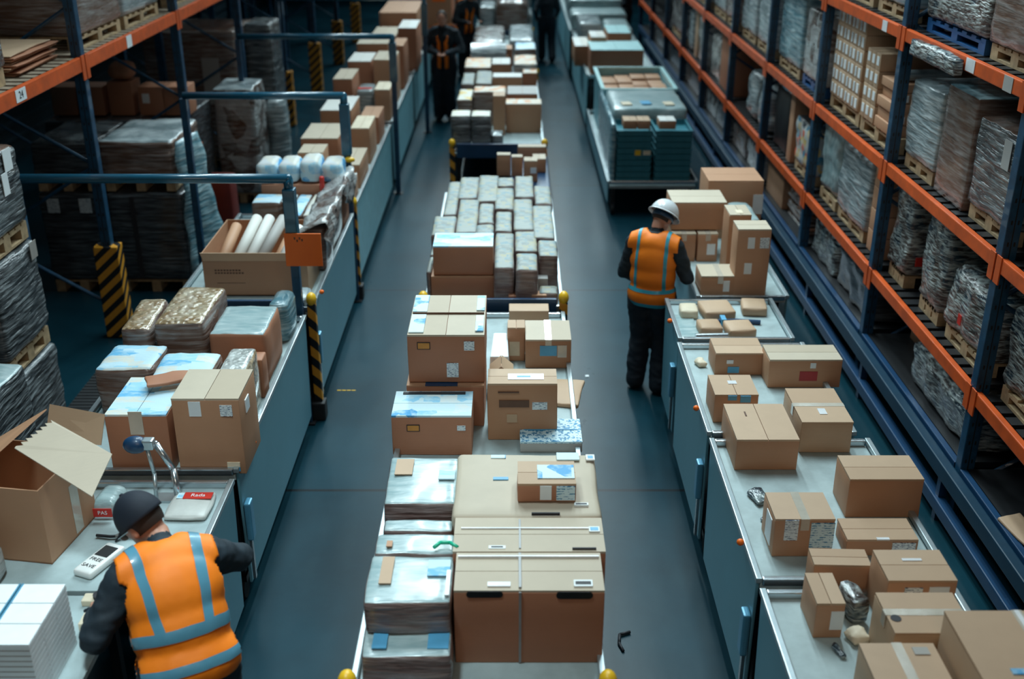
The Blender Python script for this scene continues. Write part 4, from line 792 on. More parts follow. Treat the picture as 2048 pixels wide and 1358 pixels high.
# draped film over the aisle edge
b = MB(); nv, nu = 26, 14
vv = []
for i in range(nv):
    y = 9.35 + 1.9*i/(nv-1)
    for j in range(nu):
        s_ = j/(nu-1)
        if s_ < 0.45: x = -1.93 + 0.27*s_/0.45; z = 1.45 + 0.30*s_ + 0.02*math.sin(i*1.3)
        else: x = -1.66 + 0.02*math.sin(i*0.9+j); z = 1.58 - (s_-0.45)*0.55*(0.6+0.4*math.sin(i*0.37))
        q = noise.noise_vector(Vector((x*6, y*5, z*6)))*0.02; vv.append((x+q.x, y+q.y, z+q.z))
for i in range(nv-1):
    for j in range(nu-1):
        k = i*nu+j; b.f.append((k, k+1, k+nu+1, k+nu)); b.m.append(0)
b.v = vv; o = b.build('draped_film', 'film_mixed', None, smooth=True); so = o.modifiers.new('s', 'SOLIDIFY'); so.thickness = 0.004; tag(o, 'clear film sheet draped over the aisle side of magazine packs', 'plastic film')
# far left carts
fl = [(-2.58, -2.02, 11.7, 12.7, 1.30, 'kraft', 'kraft_pale', 'broad flat carton at the near left of the third cart', ), (-2.46, -2.20, 12.05, 12.6, None, 0, 0, 0),
      (-1.98, -1.76, 11.7, 12.2, 1.24, 'kraft', 'white_board', 'small white-lidded carton under the gantry post'), (-2.0, -1.76, 12.4, 13.2, 1.28, 'kraft', 'kraft_pale', 'pale-lidded carton by the yellow clip'),
      (-2.55, -2.1, 13.1, 13.9, 1.42, 'kraft_dark', 'kraft_pale', 'dark carton behind the broad flat one'), (-2.0, -1.77, 13.5, 14.2, 1.45, 'kraft', 'cream', 'upright carton at aisle edge of the third cart'), (-2.5, -2.1, 14.3, 15.2, 1.5, 'kraft', 'white_board', 'tall carton at the rear left of third cart'), (-2.02, -1.77, 14.5, 15.2, 1.36, 'kraft_dark', 'kraft', 'rear right carton on the third cart'),
      (-2.55, -2.28, 15.8, 16.6, 1.62, 'kraft_dark', 'kraft_pale', 'tallest dark carton left of the red-topped pack'), (-1.98, -1.76, 15.9, 16.5, 1.45, 'kraft', 'cream', 'cream-lidded carton under third gantry'), (-2.5, -2.15, 17.0, 17.8, 1.66, 'kraft_dark', 'white_board', 'white-lidded tall carton behind the tallest dark one'),
      (-2.1, -1.78, 16.9, 17.7, 1.70, 'kraft', 'kraft_pale', 'upright carton by third gantry post'), (-2.5, -2.0, 18.1, 19.1, 1.75, 'kraft', 'kraft_pale', 'square carton at rear of the fourth cart'), (-1.95, -1.76, 18.2, 19.0, 1.70, 'kraft_dark', 'kraft', 'narrow dark carton, rear aisle corner'),
      (-2.5, -2.05, 19.8, 21.0, 1.6, 'kraft', 'kraft_pale', 'near left carton on the fifth left cart'), (-2.0, -1.68, 19.8, 20.8, 1.75, 'kraft_dark', 'white_board', 'brown carton with white lid behind worker in braces'), (-2.5, -1.8, 21.4, 23.2, 1.8, 'kraft', 'kraft', 'broad carton, rear of the fifth left cart'),
      (-2.55, -1.3, 24.2, 26.0, 2.05, 'kraft', 'kraft_light', 'huge brown crate at the far end of left row')]
for a in fl:
    if a[4] is None: continue
    carton((a[0], a[1], a[2], a[3], D1 if a[2] < 24 else D1, a[4]), a[7], a[5], tape=None, lid=a[6])
carton((-2.40, -2.12, 12.1, 12.5, 1.306, 1.50), 'brown carton standing on the broad flat carton', 'kraft', tape=None, lid='kraft_pale')
wrapped((-2.25, -2.02, 16.0, 16.5, D1, 1.42), 'white pack with a red top strip', 'film_white', 0.03, 0.008, 6, name='wrapped_pack', labs=[('t', 0.5, 0.2, 0.2, 0.1, 'red', 'red_strip')])
o = MB().box(-0.14, 0.14, -0.006, 0.006, -0.14, 0.14).build('tag_card', 'sign_orange', None, (-1.55, 24.198, 1.80)); tag(o, 'orange square card on the huge far crate', 'sign')

# bench by the near worker
ocx, ocy = -2.80, 5.33; orz = R(-9)
oc = empty('open_carton', (ocx, ocy, D1), 'large open brown carton with raised serrated flap', 'box', rz=orz)
w_, d, h = 0.62, 0.50, 0.47; t = 0.008
b = MB(); b.box(-w_/2, w_/2, -d/2, -d/2+t, 0.001, h); b.box(-w_/2, w_/2, d/2-t, d/2, 0.001, h); b.box(-w_/2, -w_/2+t, -d/2+t, d/2-t, 0.001, h); b.box(w_/2-t, w_/2, -d/2+t, d/2-t, 0.001, h); b.box(-w_/2, w_/2, -d/2, d/2, 0.001, 0.01)
b.build('walls', 'kraft', oc)
MB().box(w_/2, w_/2+0.0015, 0.02, 0.10, 0.02, h-0.14).build('tape', 'tape_clear', oc)
def flap(parent, pts, mat, th=0.007, nm='flap'):
    a = [Vector(p) for p in pts]; n_ = (a[1]-a[0]).cross(a[2]-a[0]).normalized()*th
    k = len(a); v = a + [p+n_ for p in a]
    f = [tuple(range(k-1, -1, -1)), tuple(range(k, 2*k))] + [(i, (i+1) % k, k+(i+1) % k, k+i) for i in range(k)]
    return MB().add(v, f).build(nm, mat, parent)
Mi = (Matrix.Translation((ocx, ocy, D1)) @ Matrix.Rotation(orz, 4, 'Z')).inverted()
L_ = lambda x, y, z: Mi @ Vector((x, y, z))
flap(oc, [L_(-2.70, 5.58, 1.472), L_(-2.36, 5.53, 1.472), L_(-2.35, 5.63, 1.62), L_(-2.68, 5.68, 1.66)], 'kraft_light')
flap(oc, [L_(-3.14, 5.10, 1.46), L_(-3.02, 5.60, 1.46), L_(-2.70, 5.66, 1.64), L_(-2.82, 5.10, 1.60)], 'kraft')
p0, p1, p2, p3 = L_(-2.20, 4.93, 1.50), L_(-2.17, 5.20, 1.60), L_(-2.53, 5.33, 1.74), L_(-2.67, 5.15, 1.60)
n__ = (p1-p0).cross(p2-p0).normalized(); p3 = p3 - n__*(p3-p0).dot(n__)
pts = [p0, p1, p2]; nz = 15
for i in range(1, nz):
    q = p2.lerp(p3, i/nz); pts.append(q + (Vector((0.022, 0, -0.004)) if i % 2 else Vector((-0.006, 0, 0))))
pts.append(p3); flap(oc, pts, 'kraft_pale', nm='serrated_flap')
# strapped white blocks
bg = 'white strapped blocks on the side table'
nm_ = [['front left', 'front right'], ['middle left', 'middle right'], ['back left', 'back right']]
for j in range(3):
    for i in range(2):
        xa = -2.58+i*0.215; ya = 3.93+j*0.15; hh = 0.355
        root = empty('strapped_block', (xa+0.104, ya+0.072, 1.0), 'tall white block of stacked sheets, ' + nm_[j][i] + ' of six', 'paper block', bg)
        mb = MB()
        for k in range(12): mb.box(-0.104, 0.104, -0.072, 0.072, 0.001+k*hh/12, 0.001+(k+1)*hh/12-0.006, 0); 
        for k in range(12): mb.box(-0.101, 0.101, -0.070, 0.070, (k+1)*hh/12-0.005, (k+1)*hh/12+0.001 if k < 11 else (k+1)*hh/12-0.004, 1)
        mb.build('sheets', ['paper_white', 'ink_brown'], root)
        MB().box(-0.1035, 0.1035, -0.0715, 0.0715, hh-0.005, hh+0.004).build('top_sheet', 'paper_white', root)
        MB().box(-0.004 + (0.1 if i == 0 else -0.1), 0.004 + (0.1 if i == 0 else -0.1), -0.074, 0.074, 0.001, hh+0.007).build('strap', 'latch_blue', root)
# handheld terminal
hd = empty('handheld_scanner', (-2.27, 5.04, D1), 'white handheld terminal with black screen and printed keys', 'scanner', rz=R(-22))
rbox(0.125, 0.29, 0.045, 0.018, 4).build('casing', 'white_plastic', hd, smooth=True)
MB().box(-0.042, 0.042, 0.01, 0.105, 0.044, 0.047).build('screen', 'black', hd)
text_part('keys', 'FREE', 0.038, 'ink', hd, Matrix.Translation((0, -0.025, 0.0465)))
text_part('keys', 'SAVE', 0.038, 'ink', hd, Matrix.Translation((0, -0.085, 0.0465)))
b = MB(); b.path([(-0.11, 0.17, 0.012), (-0.03, 0.155, 0.014), (0.05, 0.16, 0.014), (0.14, 0.15, 0.012)], 0.009, 8); o = b.build('pliers', 'ink', None, (-2.27, 5.13, D1), 0.0); tag(o, 'thin dark pliers lying above the handheld terminal', 'tool')
MB().ball((0.03, 0.158, 0.016), (0.03, 0.022, 0.014), 12, 8).build('pivot', 'rim', o, smooth=True)
# white pouch with red printed card
o = wrapped((-1.87-0.17, -1.80, 5.46, 5.74, D1, 1.035), 'white cloth pouch carrying a red label, beyond the cap', 'pouch', 0.015, 0.006, 6, name='pouch', cat='pouch')
b = MB().box(-0.085, 0.085, -0.035, 0.035, 0, 0.004); r_ = b.build('red_card', 'red', o, (0.03, 0.07, 0.043)); 
MB().box(-0.125, -0.087, -0.03, 0.03, 0.0, 0.003).build('blue_card_end', 'print_blue', r_)
text_part('card_text', 'Rada', 0.045, 'paper_white', r_, Matrix.Translation((0.0, 0.0, 0.005)))
o = wrapped((-2.47, -2.32, 5.50, 5.72, D1, 1.10), 'small red and white sack between open carton and cap', 'film_aqua', 0.04, 0.012, 6, name='sack', cat='sack')
r_ = MB().box(-0.055, 0.055, -0.004, 0, -0.028, 0.028).build('red_band', 'red', o, (0.0, -0.142, 0.055)); text_part('band_text', 'PAS', 0.035, 'paper_white', r_, Matrix.Translation((0, -0.005, 0)) @ Matrix.Rotation(R(90), 4, 'X'))
# scanner arm
ar = empty('scanner_stand', (-2.02, 5.76, D1), 'bent steel stand with dark round head behind the cap', 'stand')
MB().path([(0.0, -0.06, 0.0), (-0.03, 0.0, 0.18), (-0.12, 0.02, 0.34), (-0.19, 0.0, 0.35)], 0.021, 12).build('arm', 'steel', ar, smooth=True)
MB().path([(-0.13, -0.08, 0.0), (-0.14, -0.02, 0.16), (-0.17, 0.0, 0.33)], 0.013, 8).build('brace', 'rim', ar, smooth=True)
MB().ball((-0.235, 0.0, 0.345), (0.075, 0.055, 0.055), 16, 10).build('head', 'navy', ar, smooth=True)
MB().box(-0.19, -0.12, -0.03, 0.03, 0.32, 0.385).build('head_joint', 'rim', ar, bevel=0.012)
MB().box(-0.16, 0.04, -0.10, 0.0, 0.0, 0.012).build('base_plate', 'rim', ar)
# small items under the arm
tr = empty('tape_roll', (-2.15, 4.70, D1), 'cream block with dark tape ring beside the worker\'s sleeve', 'tape')
MB().box(-0.09, 0.07, -0.035, 0.035, 0, 0.035).build('block', 'cream', tr, bevel=0.006)
MB().tube((-0.0, 0.0, 0.036), (-0.0, 0.0, 0.055), 0.035, 0.035, 18).build('ring', 'ink', tr)
for i, (x, y, l) in enumerate(((-2.115, 4.60, 'upper cream carton between sleeve and white blocks'),)):
    o = rbox(0.10, 0.14, 0.05, 0.006, 2).build('cream_carton', 'cream', None, (-2.13, 4.53, D1), smooth=True); tag(o, l, 'box')
o = wrapped((-3.33, -2.75, 4.82, 4.98, D1, 1.18), 'greyish crumpled plastic bundle at the left frame edge', 'film_mixed', 0.03, 0.01, 6, name='plastic_bundle', cat='bag')

# ================================================================= goods on and under the left rack
def load(x0, x1, y0, y1, z, zt, label, mat, topmat=None, pm='wood', plabel=None, r=0.04, amp=0.014, n=11, step=0.16, labs=(), ph=0.14, name='wrapped_load', rz=0):
    pallet(x0+0.02, x1-0.02, y0+0.03, y1-0.03, z, plabel or ('pallet under the ' + label), pm, ph)
    return wrapped((x0, x1, y0, y1, z+ph+0.001, zt), label, mat, r, amp, n, 0.012, step, topmat=topmat, labs=labs, name=name, rz=rz)
load(-4.92, -3.85, 7.68, 8.50, 0.0, 0.80, 'dark film-wrapped load, bottom tier at left frame edge', 'film_grey')
load(-4.92, -3.87, 7.68, 8.50, 0.82, 1.72, 'dark film-wrapped load, middle tier at left frame edge', 'film_grey', labs=[('r', 0.85, 0.9, 0.12, 0.14, 'grey_board')])
load(-4.92, -3.89, 7.68, 8.50, 1.74, 2.50, 'film-wrapped load with two white tags, top tier at left', 'film_grey', topmat='film_brown', labs=[('r', 0.72, 0.86, 0.14, 0.17, 'paper_white'), ('r', 0.60, 0.60, 0.10, 0.17, 'paper_white')])
wrapped((-4.3, -3.52, 6.55, 7.2, 0.001, 1.22), 'pale blue film-wrapped pack low at the left frame edge', 'film_grey', 0.04, 0.014, 10, topmat='film_aqua', name='wrapped_pack')
load(-5.2, -4.52, 11.65, 12.75, 0.0, 1.16, 'dark wrapped cartons with two faint labels, lower tier', 'film_dark', labs=[('f', 0.25, 0.86, 0.13, 0.16, 'paper_typed'), ('f', 0.75, 0.86, 0.13, 0.16, 'paper_typed')])
load(-4.46, -3.62, 11.65, 12.75, 0.0, 1.16, 'dark bubbly wrapped load with black strap, lower tier', 'film_dark', labs=[('f', 0.35, 0.5, 0.05, 0.95, 'ink', 'strap')])
load(-5.2, -4.52, 11.65, 12.75, 1.18, 1.72, 'loosely wrapped cartons, upper tier left of the front post', 'film_dark', topmat='film_grey')
load(-4.46, -3.66, 11.65, 12.75, 1.18, 1.74, 'wrapped cartons with bright film bunched on top', 'film_brown', topmat='film_white')
b = MB(); vv = []; nu, nv = 8, 26
for i in range(nv):
    z = 1.72*(1-i/(nv-1)) + 0.02
    for j in range(nu):
        s_ = j/(nu-1); x = -3.66 + 0.05 + (0.12+0.26*(1-z/1.75))*s_; y = 11.62 + 0.5*s_
        q = noise.noise_vector(Vector((x*7, y*3, z*3.5)))*0.05; vv.append((x+q.x, y+q.y, max(0.02, z)))
for i in range(nv-1):
    for j in range(nu-1): k = i*nu+j; b.f.append((k, k+1, k+nu+1, k+nu)); b.m.append(0)
b.v = vv; o = b.build('loose_film', 'film_teal', None, smooth=True); o.modifiers.new('s', 'SOLIDIFY').thickness = 0.01; tag(o, 'loose clear film trailing down beside the bubbly wrapped load', 'plastic film')
load(-5.9, -4.15, 13.75, 15.2, 0.0, 1.48, 'broad dark load carrying a row of small cartons', 'film_dark')
for i, xx in enumerate((-5.85, -5.5, -5.12, -4.74, -4.42)):
    carton((xx, xx+0.31, 14.0, 14.35, 1.50, 1.86 + (0.06 if i in (2,) else 0)), 'brown carton in the row on broad dark load, ' + ['leftmost', 'second from left', 'middle one', 'second from right, white label', 'rightmost'][i], 'kraft_dark', tape=None, simple=True, labs=[('f', 0.3, 0.6, 0.09, 0.12, 'paper_white')] if i == 3 else [])
wrapped((-5.12, -4.80, 14.02, 14.33, 1.93, 2.15), 'dark brown rounded bag on top of the carton row', 'kraft_dark', 0.12, 0.01, 8, name='bag', cat='bag')
load(-4.10, -3.55, 15.1, 15.9, 0.0, 1.62, 'grey load with white printed upper half behind second post', 'film_mixed', topmat='film_white')
load(-5.6, -4.2, 17.0, 18.4, 0.0, 2.1, 'large brown load with a white sheet panel on the left', 'film_brown', labs=[('f', 0.72, 0.62, 0.26, 0.7, 'grey_board')])
wrapped((-4.15, -3.72, 17.4, 18.2, 0.001, 2.15), 'tall grey film-wrapped column behind third post', 'film_grey', 0.05, 0.014, 11, step=0.14, name='wrapped_load')
wrapped((-3.62, -3.30, 15.9, 16.4, 0.001, 1.30), 'tall white plastic sack leaning beside striped posts', 'film_white', 0.14, 0.03, 12, name='plastic_sack', cat='sack', rz=8)
wrapped((-3.98, -3.66, 13.85, 14.2, 0.001, 0.7), 'dark red crate low behind the striped posts', 'kraft_red', 0.02, 0.004, 4, name='crate', cat='crate')
o = MB().box(-0.05, 0.03, -0.01, 0.01, 0, 1.3).build('safety_strip', 'sign_orange', None, (-3.86, 13.42, 0.001), bevel=0.006); tag(o, 'tall orange plastic strip beside a striped column guard', 'strip')
# rubber mat
o = MB(); o.box(-4.0, -3.0, 7.4, 9.9, 0.0005, 0.012)
for i in range(40): o.box(-4.0, -3.0, 7.42+i*0.062, 7.42+i*0.062+0.03, 0.012, 0.018)
o = o.build('ribbed_mat', 'rubber', None); tag(o, 'black ribbed rubber mat on the floor left of the carts', 'mat')
o = MB().box(-0.02, 0.0, 0, 0.7, 0.0, 0.02).build('board_strip', 'kraft_dark', None, (-2.98, 7.3, 0.9+0.12)); bpy.data.objects.remove(o)
# upper shelf
ZU = 2.841
load(-5.05, -4.12, 7.95, 9.1, ZU, 3.95, 'tall grey film-wrapped load on the upper left shelf', 'film_grey')
o = MB().tube((0, 0, 0), (0.0, 0.25, 1.2), 0.07, 0.07, 16).build('tube_roll', 'grey_board', None, (-4.35, 9.22, ZU+0.16), smooth=False); tag(o, 'pale grey tube leaning behind the tall wrapped load', 'tube')
G2 = 'loose cardboard sheets on the upper left shelf'
for k in range(9):
    rbx = rbox(0.80, 0.95, 0.010, 0.004, 6, 0.010, 3.0, seed=k*3.1).build('cardboard_sheet', ['kraft', 'kraft_dark', 'kraft_light'][k % 3], None, (-4.60+0.03*math.sin(k*2.1), 9.86+0.02*math.cos(k), ZU+0.005+k*0.020), 0.03*math.sin(k*1.7), smooth=True)
    tag(rbx, ['lowest', 'second', 'third', 'fourth', 'fifth', 'sixth', 'seventh', 'eighth', 'topmost'][k] + ' warped cardboard sheet in the loose pile on the upper left shelf', 'cardboard', G2)
load(-5.05, -4.12, 10.7, 12.0, ZU, 3.8, 'brown wrapped cartons on the upper left shelf past the post', 'film_brown', ph=0.13)
load(-5.05, -4.12, 12.08, 13.35, ZU, 3.7, 'white film-covered load on the upper left shelf', 'film_white', ph=0.13)
load(-5.05, -4.15, 13.85, 15.1, ZU, 3.9, 'grey wrapped load on upper left shelf, third bay', 'film_grey', ph=0.13)

# ================================================================= goods in the right rack
XF, XB = 3.36, 4.30
Z0, Z1, Z2, Z3 = 0.501, 1.131, 2.121, 3.251
def rl(y0, y1, z, zt, label, mat, topmat=None, pm='wood', x0=XF, x1=XB, **k):
    return load(x0, x1, y0, y1, z, zt, label, mat, topmat, pm, ph=0.11, **k)
# top shelf
rl(7.10, 7.95, Z3, 4.5, 'brown-grey striated wrapped load, nearest on top right shelf', 'film_brown', step=0.07, r=0.02)
rl(8.0, 9.25, Z3, 4.5, 'icy blue wrapped load on a blue pallet, top right shelf', 'film_silver', 'film_teal', 'pallet_blue')
rl(9.6, 10.55, Z3, 4.4, 'clear wrapped load right past the post, top right shelf', 'film_teal')
rl(10.65, 11.7, Z3, 4.4, 'grey wrapped load at top of frame on top right shelf', 'film_grey')
# middle shelf
rl(4.65, 5.6, Z2, 2.95, 'brown wrapped load, middle right shelf nearest camera', 'film_brown')
rl(5.75, 6.85, Z2, 3.0, 'grey wrapped load with a red tag, middle right shelf', 'film_grey', labs=[('l', 0.75, 0.7, 0.12, 0.16, 'red'), ('f', 0.2, 0.7, 0.12, 0.16, 'red')])
rl(7.08, 7.85, Z2, 2.86, 'striated wrapped stack in front of big film-topped carton', 'film_grey', 'film_brown', step=0.06, r=0.02, labs=[('l', 0.3, 0.75, 0.12, 0.2, 'grey_board')])
wrapped((XF, XB, 7.92, 8.52, Z2, 2.96), 'big carton with shiny film top and hanging flap', 'film_brown', 0.015, 0.006, 9, topmat='film_teal', name='wrapped_carton', cat='box')
rl(8.58, 9.3, Z2, 2.86, 'white striated stack of film next to blue post', 'film_white', step=0.05, r=0.03)
for i in range(4):
    carton((3.9, 4.38, 8.65-0.0, 9.28, 2.88+i*0.085, 2.88+i*0.085+0.083), ['bottom', 'second', 'third', 'top'][i] + ' long flat dark carton stacked behind the blue post', 'kraft_dark', tape=None, simple=True, group='flat dark cartons behind the blue post', flaps=False)
pallet(3.38, 4.28, 9.6, 10.6, Z2, 'wooden pallet under the flat cartons by the blue post')
for i, (hh, x0) in enumerate(((0.10, XF), (0.10, XF+0.02), (0.09, XF), (0.09, XF+0.04), (0.08, XF+0.02))):
    zb = Z2+0.142 + sum((0.10, 0.10, 0.09, 0.09, 0.08)[:i])
    carton((x0, XB-0.05, 9.66+0.01*i, 10.15, zb, zb+hh-0.003), 'flat brown carton in the pile by the blue post, ' + ['bottom', 'second from bottom', 'middle', 'second from top', 'top'][i] + ' one', 'kraft', tape=None, simple=True, flaps=False, labs=[('f', 0.06, 0.5, 0.07, 0.06, 'paper_white')])
o = rbox(0.5, 0.12, 0.10, 0.045, 5, 0.006).build('film_roll', 'film_white', None, (XF+0.30, 9.85, Z2+0.142+0.463), 0, smooth=True); tag(o, 'short roll of white film on the flat carton pile', 'roll')
for i in range(3):
    for j in range(4):
        zb = Z2+0.142+j*0.16; ya = 10.19+i*0.135
        carton((XF, XF+0.5, ya, ya+0.13, zb, zb+0.158), 'small tagged kraft carton beside flat pile, ' + ['bottom', 'second', 'third', 'top'][j] + ' layer, ' + ['near', 'middle', 'far'][i] + ' column', 'kraft_light', tape=None, simple=True, flaps=False, group='small tagged cartons on middle right shelf', labs=[('l', 0.5, 0.55, 0.07, 0.08, 'paper_white')])
pallet(3.38, 4.28, 10.66, 11.7, Z2, 'wooden pallet under the tall tagged carton wall', 'wood')
for i in range(4):
    for j in range(6):
        zb = Z2+0.142+j*0.145; ya = 10.70+i*0.245
        carton((XF, XF+0.6, ya, ya+0.24, zb, zb+0.143), 'tagged kraft carton in the tall wall, ' + ['bottom', 'second', 'third', 'fourth', 'fifth', 'top'][j] + ' row, ' + ['nearest', 'second', 'third', 'farthest'][i] + ' column', 'kraft_light', tape=None, simple=True, flaps=False, group='tagged cartons in the tall wall, middle right shelf', labs=[('l', 0.3, 0.5, 0.07, 0.09, 'paper_white'), ('l', 0.75, 0.5, 0.05, 0.09, 'paper_typed')])
carton((XF+0.62, XB+0.05, 10.2, 11.6, Z2+0.142, 3.05), 'very large dark brown carton behind the tagged carton wall', 'kraft_dark', tape=None, simple=True)
rl(11.98, 12.95, Z2, 2.98, 'wrapped grid of small packs on a blue pallet, middle shelf', 'film_mixed', pm='pallet_blue', step=0.12)
rl(13.05, 14.15, Z2, 3.06, 'icy wrapped load with hanging film, middle right shelf', 'film_teal')
rl(14.45, 15.5, Z2, 3.08, 'pale grey wrapped load, fifth bay of middle right shelf', 'film_white', step=0.12)
rl(15.6, 16.6, Z2, 3.0, 'white and grey wrapped load next to tan tube bundle', 'film_white', 'film_grey')
rl(16.9, 17.8, Z2, 3.05, 'brown upright bundle on middle right shelf', 'film_brown'); rl(17.9, 19.0, Z2, 3.0, 'pale wrapped load behind the brown upright bundle', 'film_white')
rl(19.35, 20.4, Z2, 3.0, 'tan wrapped load far along middle right shelf', 'film_mixed'); rl(20.5, 21.5, Z2, 3.0, 'icy wrapped load far along middle right shelf', 'film_teal')
rl(21.8, 23.9, Z2, 2.9, 'long grey load at the far end of middle right shelf', 'film_grey')
# lower shelf
rl(4.65, 5.65, Z1, 1.75, 'glittering film heap, lower right shelf nearest camera', 'film_silver', r=0.08, amp=0.03)
rl(5.75, 6.82, Z1, 1.85, 'silvery crushed film bale, lower shelf second from camera', 'film_silver', r=0.06, amp=0.03)
rl(7.08, 7.9, Z1, 1.72, 'silvery crushed film bale with red scrap beside blue post', 'film_silver', r=0.05, amp=0.03, labs=[('l', 0.6, 0.3, 0.06, 0.08, 'red')])
rl(8.02, 8.5, Z1, 1.98, 'tall silvery stack of film bundles, lower right shelf', 'film_silver', r=0.04, amp=0.03, step=0.1)
rl(8.85, 9.3, Z1, 1.98, 'tall silvery stack of film bundles beside cartons', 'film_silver', r=0.04, amp=0.03, step=0.1, labs=[('f', 0.12, 0.2, 0.06, 0.08, 'red')])
for i in range(4):
    carton((XF+0.02, XF+0.50, 9.58, 9.96, Z1+0.002+i*0.205, Z1+0.002+i*0.205+0.2), 'brown carton in the column on lower right shelf, ' + ['bottom', 'second', 'third', 'top'][i] + ' one', 'kraft', tape=None, simple=True)
rl(10.05, 11.0, Z1, 1.92, 'white striated wrapped load beside leaning white bag, lower right shelf', 'film_white', step=0.06, r=0.03, amp=0.02)
rl(11.05, 11.72, Z1, 2.02, 'leaning icy white bagged load, tallest on lower shelf', 'film_aqua', r=0.10, amp=0.03)
rl(12.0, 12.9, Z1, 1.75, 'multicoloured picture-printed load behind leaning white bag', 'print_multi', 'black', r=0.03, amp=0.02)
carton((XF, XF+0.6, 13.05, 13.25, Z1, 1.95), 'tall thin brown panel carton beside multicoloured load', 'kraft', tape=None, simple=True)
wrapped((XF+0.02, XB, 13.32, 14.1, Z1, 1.9), 'black shrouded load with orange and red scraps', 'black', 0.04, 0.015, 8, topmat='print_multi', name='wrapped_load')
wrapped((XF, XF+0.5, 14.5, 15.1, Z1, 1.72), 'white plastic bag with crumpled peak, first of pair', 'film_white', 0.12, 0.035, 10, name='plastic_bag', cat='bag'); wrapped((XF, XF+0.5, 15.2, 15.8, Z1, 1.78), 'white plastic bag with crumpled peak, second of pair', 'film_white', 0.12, 0.035, 10, name='plastic_bag', cat='bag')
carton((XF+0.55, XB, 14.5, 15.9, Z1, 1.95), 'brown carton behind the two peaked white bags', 'kraft_dark', tape=None, simple=True)
carton((XF, XB, 16.95, 18.0, Z1, 1.98), 'square dark brown carton on lower right shelf, sixth bay', 'kraft_dark', tape=None, simple=True)
wrapped((XF, XF+0.6, 18.1, 18.9, Z1, 1.8), 'knobbly white bubble-film load on lower right shelf', 'bubble_clear', 0.06, 0.03, 10, name='wrapped_load'); 
wrapped((XF, XF+0.6, 19.4, 20.3, Z1, 1.95), 'knobbly white load right of tan upright tube', 'bubble_clear', 0.06, 0.03, 10, name='wrapped_load')
carton((XF, XF+0.25, 20.4, 20.7, Z1, 2.0), 'tan upright tube-like carton far along the lower shelf', 'kraft_light', tape=None, simple=True)
wrapped((XF, XF+0.8, 21.0, 21.5, Z1, 1.9), 'white cloth bundle far along lower right shelf', 'film_white', 0.08, 0.02, 8, name='bundle', cat='bundle'); rl(21.8, 23.8, Z1, 1.95, 'pinkish grey load at far end of lower right shelf', 'film_mixed')
# floor shelf
wrapped((XF, XB, 4.62, 5.5, Z0, 0.92), 'dark film heap, bottom right shelf nearest camera', 'film_dark', 0.06, 0.02, 9, name='wrapped_load')
o = rbox(0.16, 0.62, 0.03, 0.012, 5, 0.02, 5).build('paper_offcut', 'kraft_light', None, (XF+0.02, 5.95, 0.502), 0.15, smooth=True); tag(o, 'long curled tan offcut on the bottom right shelf edge', 'cardboard')
wrapped((XF+0.3, XB, 5.65, 6.8, Z0, 0.95), 'dark shrouded load behind the tan offcut', 'film_dark', 0.05, 0.02, 9, name='wrapped_load')
wrapped((XF, XF+0.42, 7.1, 8.4, Z0, 0.86), 'row of glossy clear pouches along the bottom right shelf', 'film_silver', 0.08, 0.035, 12, name='pouch_row', cat='plastic film')
carton((XF+0.46, XB, 7.15, 7.75, Z0, 0.93), 'brown carton under the orange beam behind clear pouches', 'kraft', tape=None, lid='kraft_light'); wrapped((XF+0.46, XB, 7.85, 8.15, Z0, 0.95), 'film-wrapped upright carton under orange beam', 'film_mixed', 0.02, 0.01, 8, name='wrapped_carton', cat='box')
carton((XF+0.3, XB, 8.50, 9.25, Z0, 0.94), 'dark lidded carton bottom shelf beside blue post', 'kraft', tape=None, lid='kraft_light')
wrapped((XF, XB, 9.55, 10.7, Z0, 0.95), 'glossy black wrapped bundle of strips, bottom right shelf', 'film_dark', 0.06, 0.035, 11, name='wrapped_load'); wrapped((XF, XB, 10.8, 11.7, Z0, 0.9), 'dark crumpled wrapped bundle behind the glossy black one', 'film_silver', 0.05, 0.03, 10, name='wrapped_load')
for k in range(8): 
    o = rbox(0.7, 0.9, 0.04, 0.015, 4, 0.012, 5, seed=k*2.2).build('paper_stack', ['film_mixed', 'kraft_dark', 'film_brown'][k % 3], None, (3.75+0.02*math.sin(k*2), 12.6, Z0+k*0.050), 0.04*math.sin(k*3), smooth=True); tag(o, ['lowest', 'second', 'third', 'fourth', 'fifth', 'sixth', 'seventh', 'topmost'][k] + ' flattened sheet bundle in the pile low in fourth right bay', 'cardboard', 'flattened sheet bundles in fourth right bay')
carton((XF, XB, 13.2, 14.1, Z0, 0.97), 'brown carton behind the flattened sheet bundles', 'kraft', tape=None, simple=True)
for i, (ya, yb_) in enumerate(((14.42, 15.45), (15.55, 16.6), (16.9, 17.95), (18.05, 19.08), (19.32, 21.5), (21.8, 24.0), (24.25, 26.4))):
    wrapped((XF, XB, ya, yb_, Z0, 0.93+0.03*math.sin(i*2)), 'hazy wrapped load low in the far right rack, ' + ['nearest', 'second', 'third', 'fourth', 'fifth', 'sixth', 'farthest'][i], ['film_mixed', 'film_brown', 'film_grey'][i % 3], 0.04, 0.02, 9, step=0.1, name='wrapped_load')


